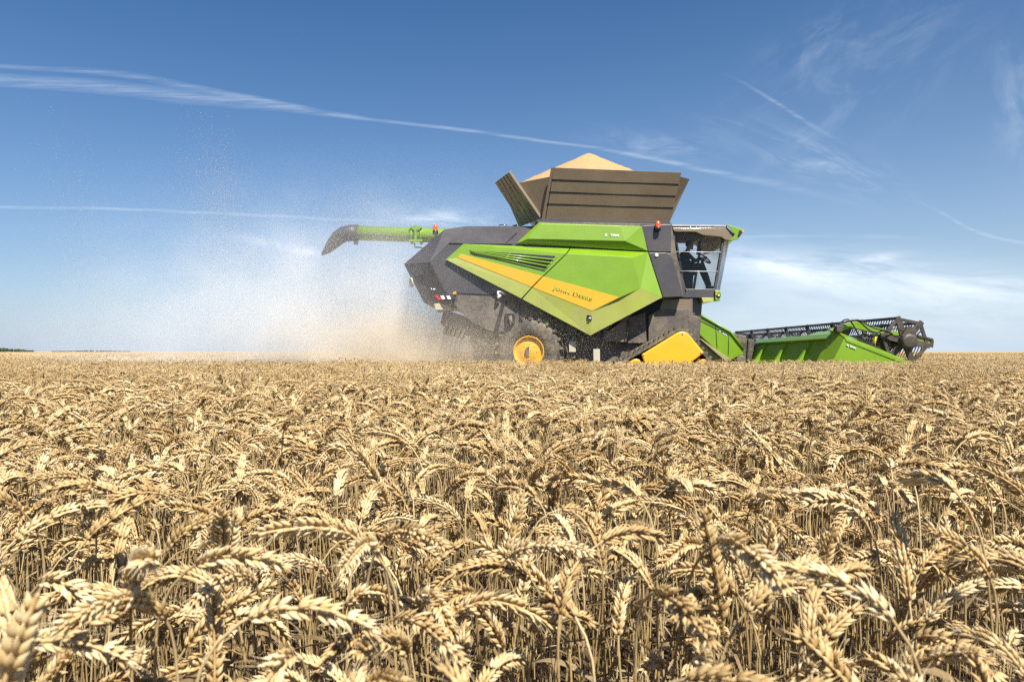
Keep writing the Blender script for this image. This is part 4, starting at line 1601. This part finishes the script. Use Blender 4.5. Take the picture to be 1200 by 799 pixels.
def reel_arm(near_side):
    f_ = (lambda v: v) if near_side else mir
    D_ = 14.38
    up_ = [(972, 386.5), (984, 381.8), (996, 377.6), (1004, 376.6), (1012, 378), (1020, 381.6), (1040, 386.4), (1060, 390.6), (1074, 393.4), (1094, 398.6)]
    dn_ = [(1093, 406.6), (1073, 401.4), (1058, 396.6), (1038, 391.2), (1022, 389.2), (1010, 386.6), (1000, 384.2), (990, 386.4), (978, 390)]
    pts_ = up_ + dn_
    ar = MB().loft([f_(S(x, y_, D_)) for x, y_ in pts_], [f_(S(x, y_, D_) + Vector((0, .12, 0))) for x, y_ in pts_])
    ao = ar.build('reel_arm', M['green'], hdr, .008)
    cp = [(1091.6, 397.6), (1094.6, 398.4), (1093.6, 407.6), (1090.6, 406.8)]
    MB().loft([f_(S(x, y_, D_ - .02)) for x, y_ in cp], [f_(S(x, y_, D_ + .16)) for x, y_ in cp]).build('arm_end_cap', M['steel'], ao, .004)
    ra = MB().loft([f_(S(x, y_, D_ - .03)) for x, y_ in ((1073, 391.6), (1093.6, 396.6), (1093.4, 398.4), (1073, 393.6))], [f_(S(x, y_, D_ + .02)) for x, y_ in ((1073, 391.6), (1093.6, 396.6), (1093.4, 398.4), (1073, 393.6))])
    ra.build('arm_slide', M['steel'], ao)
    cy = MB().tube([f_(S(1022.6, 406.6, D_ - .02)), f_(S(1026.8, 391.5, D_ - .02))], .04, 12)
    cy.build('hydraulic_cylinder', M['amber_lens'] if False else M['green'], ao)
    MB().tube([f_(S(1026, 395, D_ - .05)), f_(S(1025, 406, D_ - .05))], .018, 8).build('cylinder_rod', M['amber_lens'], ao)
    cl = MB().box(f_(S(982.4, 385.2, D_ - .05)), (.12, .12, .13))
    cl.build('arm_pivot', M['steel'], ao, .01)


reel_arm(True)
reel_arm(False)
MB().tube([S(1029, 401.8, 14.62), S(1047, 401.8, 14.62)], [.13, .13], 22).build('drive_motor', M['motor'], hdr)
# hydraulic hoses: smooth curves through measured points
def spline(pts, n=8):
    out = []
    P4 = [pts[0]] + list(pts) + [pts[-1]]
    for i in range(1, len(P4) - 2):
        a, b_, c, d_ = P4[i - 1], P4[i], P4[i + 1], P4[i + 2]
        for k in range(n):
            t = k / n
            out.append(.5 * ((2 * b_) + (c - a) * t + (2 * a - 5 * b_ + 4 * c - d_) * t * t + (3 * b_ - a - 3 * c + d_) * t ** 3))
    out.append(P4[-2])
    return out


hz = [
    [(979, 384.6), (986, 377.4), (991, 374.4), (995.6, 375.2), (1000, 381), (1004.6, 389.4), (1009, 396), (1016, 400.6), (1025, 403)],
    [(984, 380.6), (993, 376.2), (1001, 375), (1008, 377.4), (1014, 383), (1020, 387.6), (1028, 389.6), (1034, 387.4), (1042, 390), (1051, 395), (1061, 396), (1072, 394), (1080, 387)],
    [(996, 376), (1004, 374.8), (1010, 376.6), (1018, 381.4), (1028, 385.4), (1038, 387.4), (1046, 391.4)],
    [(1000, 393), (1008, 399), (1016, 403), (1026, 406), (1032, 409)],
    [(1040, 389.6), (1046, 385.8), (1050, 384.6), (1056, 387), (1064, 388), (1072, 386.4), (1076, 382)],
]
for k, h in enumerate(hz):
    hs = MB().tube(spline([S(x, y_, 14.30 - .02 * (k % 3)) for x, y_ in h]), .015, 7)
    hs.build('hydraulic_hose', M['black'], hdr)
for (x, y_, r_) in ((990, 389, .09), (1036, 404, .16), (1012, 394.5, .06)):
    MB().lathe(S(x, y_, 14.5), (0, -1, 0), [(-.06, 0), (-.06, r_), (.06, r_), (.06, r_ * .6), (.02, 0)], 20).build('hose_coupling', M['steel'], hdr)
bk_ = MB().prism([S(1032, 412, 14.5), S(1036, 396, 14.5), S(1042, 391, 14.5), S(1046, 394, 14.5), S(1039, 410, 14.5)], (0, .05, 0))
bk_.build('motor_bracket', M['steel'], hdr, .005)

# ---------------------------------------------------------------- grain heap
hm = bpy.data.materials.new('wheat_grain')
hm.use_nodes = True
n = NB(hm.node_tree); p = hm.node_tree.nodes['Principled BSDF']
p.inputs['Roughness'].default_value = .8
pos = n.new('ShaderNodeTexCoord').outputs['Object']
vo = n.new('ShaderNodeTexVoronoi'); vo.inputs['Scale'].default_value = 70
n.l.new(pos, vo.inputs['Vector'])
k_ = n.add(n.mul(vo.outputs['Color'], .5), n.mul(n.noise(pos, 5, 4), .5))
n.l.new(n.mix(k_, (.40, .23, .095), (.56, .36, .165)), p.inputs['Base Color'])
bn = n.new('ShaderNodeBump'); bn.inputs['Distance'].default_value = .012
n.l.new(vo.outputs['Distance'], bn.inputs['Height']); n.l.new(bn.outputs[0], p.inputs['Normal'])
hv, hf = [], []
pk = S(690, 179.6, YC)
NR, NA = 26, 72
for i in range(NR + 1):
    t = i / NR
    for j in range(NA):
        a = 2 * math.pi * j / NA
        rx_, ry_ = 2.15 * t, 1.5 * t
        drop = .98 * (t ** 1.02) * 1.0 - .03 * math.exp(-(t / .08) ** 2) * 0
        z = pk.z - drop - .045 * (1 - math.exp(-(t / .1) ** 2)) + .045 + .02 * math.sin(3 * a + 5 * t) * t + rng.normal(0, .006)
        off = -.05 * t * math.cos(a)
        hv.append((pk.x + math.cos(a) * rx_ + off, pk.y + math.sin(a) * ry_, z - .05 * math.exp(-(t / .07) ** 2)))
for i in range(NR):
    for j in range(NA):
        k = (j + 1) % NA
        hf.append((i * NA + j, i * NA + k, (i + 1) * NA + k, (i + 1) * NA + j))
lo0 = len(hv)
for j in range(NA):
    x, y_, z = hv[NR * NA + j]
    hv.append((x, y_, z - .5))
for j in range(NA):
    k = (j + 1) % NA
    hf.append((NR * NA + j, NR * NA + k, lo0 + k, lo0 + j))
hf.append(tuple(range(lo0, lo0 + NA)))
me = bpy.data.meshes.new('grain_heap'); me.from_pydata(hv, [], hf); me.shade_smooth(); me.materials.append(hm)
heap = bpy.data.objects.new('grain_heap', me); COL.objects.link(heap)
heap['label'] = 'pale golden cone of harvested grain heaped above the brown grain tank'
heap['category'] = 'grain'

# ---------------------------------------------------------------- driver
def limb_mesh(chains, blobs):
    mb = MB()
    for path, rad in chains:
        mb.tube(path, rad, 14)
    for c, r3 in blobs:
        vs, fs = [], []
        nu, nv = 14, 10
        for i in range(nv + 1):
            th = math.pi * i / nv
            for j in range(nu):
                ph = 2 * math.pi * j / nu
                vs.append(Vector(c) + Vector((r3[0] * math.sin(th) * math.cos(ph), r3[1] * math.sin(th) * math.sin(ph), r3[2] * math.cos(th))))
        for i in range(nv):
            for j in range(nu):
                k = (j + 1) % nu
                fs.append((i * nu + j, i * nu + k, (i + 1) * nu + k, (i + 1) * nu + j))
        mb.faces(vs, fs)
    return mb


def remesh(mb, name, voxel, org):
    me = bpy.data.meshes.new(name)
    me.from_pydata([tuple(v - org) for v in mb.v], [], mb.f)
    o = bpy.data.objects.new(name, me); COL.objects.link(o)
    md = o.modifiers.new('r', 'REMESH'); md.mode = 'VOXEL'; md.voxel_size = voxel; md.use_smooth_shade = True
    sm_ = o.modifiers.new('s', 'SMOOTH'); sm_.iterations = 4; sm_.factor = .5
    dg = bpy.context.evaluated_depsgraph_get()
    out = bpy.data.meshes.new_from_object(o.evaluated_get(dg))
    bpy.data.objects.remove(o)
    out.name = name
    out.shade_smooth()
    return out


DY = SY
hip = S(801.5, 313.5, DY); knee = S(821.5, 311.5, DY); ank = S(830.6, 335, DY)
sho = S(802.6, 297.6, DY); neck = S(805.4, 294.6, DY); head = S(808.2, 287.6, DY)
drv = bpy.data.objects.new('person', None); COL.objects.link(drv)
drv.location = hip
drv['label'] = 'driver in dark work clothes seated behind the cab glass holding the steering wheel'
drv['category'] = 'person'
chains, blobs = [], []
waist = hip.lerp(sho, .4) + Vector((-.02, 0, 0))
chest = hip.lerp(sho, .78) + Vector((-.015, 0, 0))
blobs += [(hip + Vector((.02, 0, .04)), (.15, .18, .12)), (waist, (.13, .165, .16)), (chest, (.14, .19, .17)), (hip.lerp(sho, .6), (.135, .18, .18))]
chains.append(([chest, neck, head + Vector((-.01, 0, -.04))], [.085, .062, .058]))
blobs += [(head + Vector((-.008, 0, .015)), (.098, .078, .115)), (head + Vector((.035, 0, -.055)), (.06, .055, .06)),
          (head + Vector((.098, 0, -.012)), (.018, .014, .024)), (head + Vector((.085, 0, -.055)), (.014, .026, .010)), (head + Vector((.07, 0, -.095)), (.028, .03, .022)),
          (head + Vector((.082, 0, .018)), (.016, .05, .012))]
for s_ in (-1, 1):
    blobs.append((head + Vector((-.01, s_ * .082, -.005)), (.022, .010, .032)))
    so = sho + Vector((0, s_ * .19, -.02))
    el = S(811.4, 306.6, DY) + Vector((0, s_ * .25, 0))
    wr = S(820.6, 303.6, DY) + Vector((0, s_ * .17, 0))
    hand = wr + Vector((.075, s_ * -.01, .012))
    chains.append(([chest.lerp(so, .6), so, so.lerp(el, .5), el, el.lerp(wr, .5), wr, hand], [.08, .075, .06, .05, .046, .032, .034]))
    blobs.append((hand, (.05, .022, .04)))
    for k in range(4):
        f0 = hand + Vector((.035, s_ * (-.012 + .0), .028 - .019 * k))
        ln = (.052, .06, .057, .045)[k]
        chains.append(([f0, f0 + Vector((ln * .6, s_ * -.004, .01)), f0 + Vector((ln * .85, s_ * -.03, .002)), f0 + Vector((ln * .6, s_ * -.042, -.004))], [.0105, .0095, .0085, .007]))
    th0 = hand + Vector((-.01, s_ * -.016, .03))
    chains.append(([th0, th0 + Vector((.03, s_ * -.022, .018)), th0 + Vector((.055, s_ * -.03, .012))], [.012, .010, .008]))
    hi_ = hip + Vector((.02, s_ * .09, 0)); kn = knee + Vector((0, s_ * .15, 0)); an = ank + Vector((0, s_ * .14, 0))
    chains.append(([hi_, hi_.lerp(kn, .5), kn, kn.lerp(an, .35), an], [.095, .085, .064, .062, .042]))
    chains.append(([an + Vector((-.05, 0, -.055)), an + Vector((.06, 0, -.06)), an + Vector((.17, 0, -.075))], [.045, .045, .036]))
body = remesh(limb_mesh(chains, blobs), 'body', .0075, hip)
for m_ in (M['skin'], M['cloth'], M['trousers'], M['black']):
    body.materials.append(m_)
wr_x = (S(820.6, 303.6, DY) - hip).x
for f in body.polygons:
    c = f.center
    nk = neck - hip
    if c.z > nk.z - .005 and c.x > -.2:
        f.material_index = 0
    elif c.x > wr_x - .01 and c.z > .06 and abs(c.y) < .3 and c.z > (knee - hip).z + .09:
        f.material_index = 0
    elif c.z < (ank - hip).z - .005:
        f.material_index = 3
    elif c.z < .10 and (c.x > .1 or c.z < .02):
        f.material_index = 2
    else:
        f.material_index = 1
bo = bpy.data.objects.new('body', body); COL.objects.link(bo); bo.parent = drv
hb = MB()
hair = limb_mesh([], [(head + Vector((-.024, 0, .034)), (.096, .086, .108))])
hme = remesh(hair, 'hair', .008, hip)
bm = bmesh.new(); bm.from_mesh(hme)
hl_ = head - hip
bmesh.ops.delete(bm, geom=[f for f in bm.faces if f.calc_center_median().z < hl_.z + (-.05 if f.calc_center_median().x < hl_.x - .02 else .045)], context='FACES')
bm.to_mesh(hme); bm.free(); hme.materials.append(M['hair'])
ho = bpy.data.objects.new('hair', hme); COL.objects.link(ho); ho.parent = drv

# ---------------------------------------------------------------- distant woods
fo = bpy.data.materials.new('distant_foliage')
fo.use_nodes = True
n = NB(fo.node_tree); p = fo.node_tree.nodes['Principled BSDF']
p.inputs['Roughness'].default_value = .9
at = n.new('ShaderNodeAttribute', attribute_name='tone')
n.l.new(n.mix(at.outputs['Fac'], (.028, .05, .018), (.08, .115, .04)), p.inputs['Base Color'])


def wood(name, x0, x1, y_, hfun, seed, label):
    rs = np.random.default_rng(seed)
    vs, fs, ts = [], [], []
    x = x0
    while x < x1:
        H = hfun((x - x0) / (x1 - x0)) * rs.uniform(.75, 1.1)
        dep = rs.uniform(-14, 14)
        rad = H * rs.uniform(.4, .6)
        base = len(vs)
        for k in range(6):                           # the trunk
            a = k * math.pi / 3
            vs.append((x + math.cos(a) * .3, y_ + dep + math.sin(a) * .3, 0)); ts.append(0)
        vs.append((x, y_ + dep, H * .7)); ts.append(0)
        for k in range(6):
            fs.append((base + k, base + (k + 1) % 6, base + 6))
        for k in range(150):                         # leaf clumps through the crown
            u = rs.normal(0, 1, 3); u /= np.linalg.norm(u)
            q = np.array([x, y_ + dep, H * .58]) + u * np.array([rad, rad, H * .42]) * rs.uniform(.45, 1) ** .5
            s_ = rs.uniform(.35, .9)
            e1 = rs.normal(0, 1, 3); e2 = rs.normal(0, 1, 3)
            e1 *= s_ / np.linalg.norm(e1); e2 *= s_ / np.linalg.norm(e2)
            b0 = len(vs)
            tt = rs.uniform(0, 1)
            for w_ in (-e1, e2, e1, -e2):
                vs.append(tuple(q + w_)); ts.append(tt)
            fs.append((b0, b0 + 1, b0 + 2, b0 + 3))
        x += rad * rs.uniform(.5, .9)
    me = bpy.data.meshes.new(name); me.from_pydata(vs, [], fs)
    a_ = me.attributes.new('tone', 'FLOAT', 'POINT'); a_.data.foreach_set('value', np.array(ts, np.float32))
    me.materials.append(fo)
    o = bpy.data.objects.new(name, me); COL.objects.link(o)
    o['kind'] = 'stuff'; o['label'] = label; o['category'] = 'wood'
    return o


DW = 700.0
wood('distant_wood', (-60 - 600) * DW / F, (37 - 600) * DW / F, DW, lambda t: 4.2 if t < .7 else 4.2 - 9 * (t - .7), 3, 'dark distant wood on the skyline at the left edge of the field')
wood('distant_hedge', (66 - 600) * 1000 / F, (150 - 600) * 1000 / F, 1000.0, lambda t: 2.2 * math.sin(math.pi * min(max(t, .12), .9)) ** .5, 4, 'low thin line of far trees on the skyline right of the wood')

# ---------------------------------------------------------------- chaff and dust behind the machine
def chaff_mesh():
    rs = np.random.default_rng(42)
    out = []

    def cloud_(n0_, cpx, cpy, spx, spy, d0, d1, skew=0.0):
        nn = int(n0_ * 1.7)
        px = rs.normal(cpx, spx, nn); py = rs.normal(cpy, spy, nn) + skew * (px - cpx)
        d = rs.uniform(d0, d1, nn)
        ok = (py < 424) & (py > 90)
        out.append(np.stack([(px - 600) * d / F, d, HC + (412 - py) * d / F], 1)[ok])
    cloud_(60000, 440, 352, 64, 48, 18.8, 23.5)
    cloud_(26000, 500, 385, 42, 26, 18.2, 22)
    cloud_(45000, 360, 362, 75, 42, 17.8, 23)
    cloud_(8000, 255, 285, 24, 62, 18, 23, 1.1)
    cloud_(3500, 270, 250, 18, 40, 18, 23, 1.2)
    cloud_(4000, 100, 290, 32, 60, 18, 23, 1.3)
    cloud_(8000, 170, 360, 90, 40, 18, 23)
    cloud_(6000, 440, 265, 46, 26, 18, 22)
    cloud_(22000, 470, 408, 80, 12, 16.8, 21)
    cloud_(3500, 585, 408, 50, 14, 17.2, 17.75)
    cloud_(1500, 640, 402, 60, 18, 17.2, 17.7)
    C = np.concatenate(out)
    N_ = len(C)
    a = rs.normal(0, 1, (N_, 3)); a /= np.linalg.norm(a, axis=1)[:, None]
    b_ = rs.normal(0, 1, (N_, 3)); b_ -= a * (a * b_).sum(1)[:, None]; b_ /= np.linalg.norm(b_, axis=1)[:, None]
    c_ = np.cross(a, b_)
    L = np.minimum(np.exp(rs.normal(math.log(.0060), .5, N_)), .0115)[:, None]
    V = np.stack([C - a * L, C + b_ * L * .42, C + a * L, C - b_ * L * .42, C + c_ * L * .16], 1).reshape(-1, 3)
    q = np.arange(N_) * 5
    Fq = np.concatenate([np.stack([q, q + 1, q + 4], 1), np.stack([q + 1, q + 2, q + 4], 1), np.stack([q + 2, q + 3, q + 4], 1), np.stack([q + 3, q, q + 4], 1), np.stack([q, q + 3, q + 2], 1), np.stack([q, q + 2, q + 1], 1)])
    me = bpy.data.meshes.new('flying_chaff')
    me.vertices.add(len(V)); me.vertices.foreach_set('co', V.astype(np.float32).ravel())
    nf = len(Fq)
    me.loops.add(nf * 3); me.loops.foreach_set('vertex_index', Fq.astype(np.int32).ravel())
    me.polygons.add(nf)
    me.polygons.foreach_set('loop_start', np.arange(0, nf * 3, 3, dtype=np.int32))
    me.update(); me.validate()
    return me


cme = chaff_mesh()
M['chaff'] = material('pale_chaff', (.74, .62, .44), .8)
cme.materials.append(M['chaff'])
cho_ = bpy.data.objects.new('flying_chaff', cme); COL.objects.link(cho_)
cho_['kind'] = 'stuff'; cho_['label'] = 'pale chaff blown out behind the combine harvester'; cho_['category'] = 'chaff'

DUST = True
if DUST:
    dm = bpy.data.materials.new('harvest_dust')
    dm.use_nodes = True
    dm.node_tree.nodes.clear()
    n = NB(dm.node_tree)
    pos = n.new('ShaderNodeNewGeometry').outputs['Position']
    X, Y, Z = n.sep(pos)
    n1 = n.rng(n.noise(pos, .55, 3, .6, .3), .32, .72)

    def lump(cx, cy, cz, rx, ry, rz):
        q = n.add(n.add(n.m('POWER', n.div(n.sub(X, cx), rx), 2.0), n.m('POWER', n.div(n.sub(Y, cy), ry), 2.0)), n.m('POWER', n.div(n.sub(Z, cz), rz), 2.0))
        return n.m('POWER', 2.718, n.mul(q, -1.0))
    ground_d = n.mul(lump(-2.9, 19.7, .8, 2.5, 2.0, .9), .85)
    high = n.mul(lump(-4.8, 19.9, 2.3, 4.2, 2.4, 2.0), .21)
    wide = n.mul(lump(-6.0, 19.6, 1.0, 5.2, 2.6, 1.4), .14)
    dens = n.mul(n.add(n.add(ground_d, high), wide), n.add(n.mul(n1, 1.1), .25))
    tanf = n.div(ground_d, n.add(n.add(ground_d, n.add(high, wide)), .001))
    pv = n.new('ShaderNodeVolumePrincipled')
    n.l.new(n.mix(tanf, (.995, .985, .97), (.985, .80, .53)), pv.inputs['Color'])
    n.l.new(dens, pv.inputs['Density'])
    pv.inputs['Anisotropy'].default_value = -0.35
    ou = n.new('ShaderNodeOutputMaterial'); n.l.new(pv.outputs[0], ou.inputs['Volume'])
    x0, x1, y0, y1, z0, z1 = -13.0, 2.4, 16.4, 22.8, .25, 6.4
    db = MB().box(((x0 + x1) / 2, (y0 + y1) / 2, (z0 + z1) / 2), (x1 - x0, y1 - y0, z1 - z0)).build('dust_cloud', dm)
    db['kind'] = 'stuff'; db['label'] = 'tan dust cloud drifting behind the combine harvester'; db['category'] = 'dust'
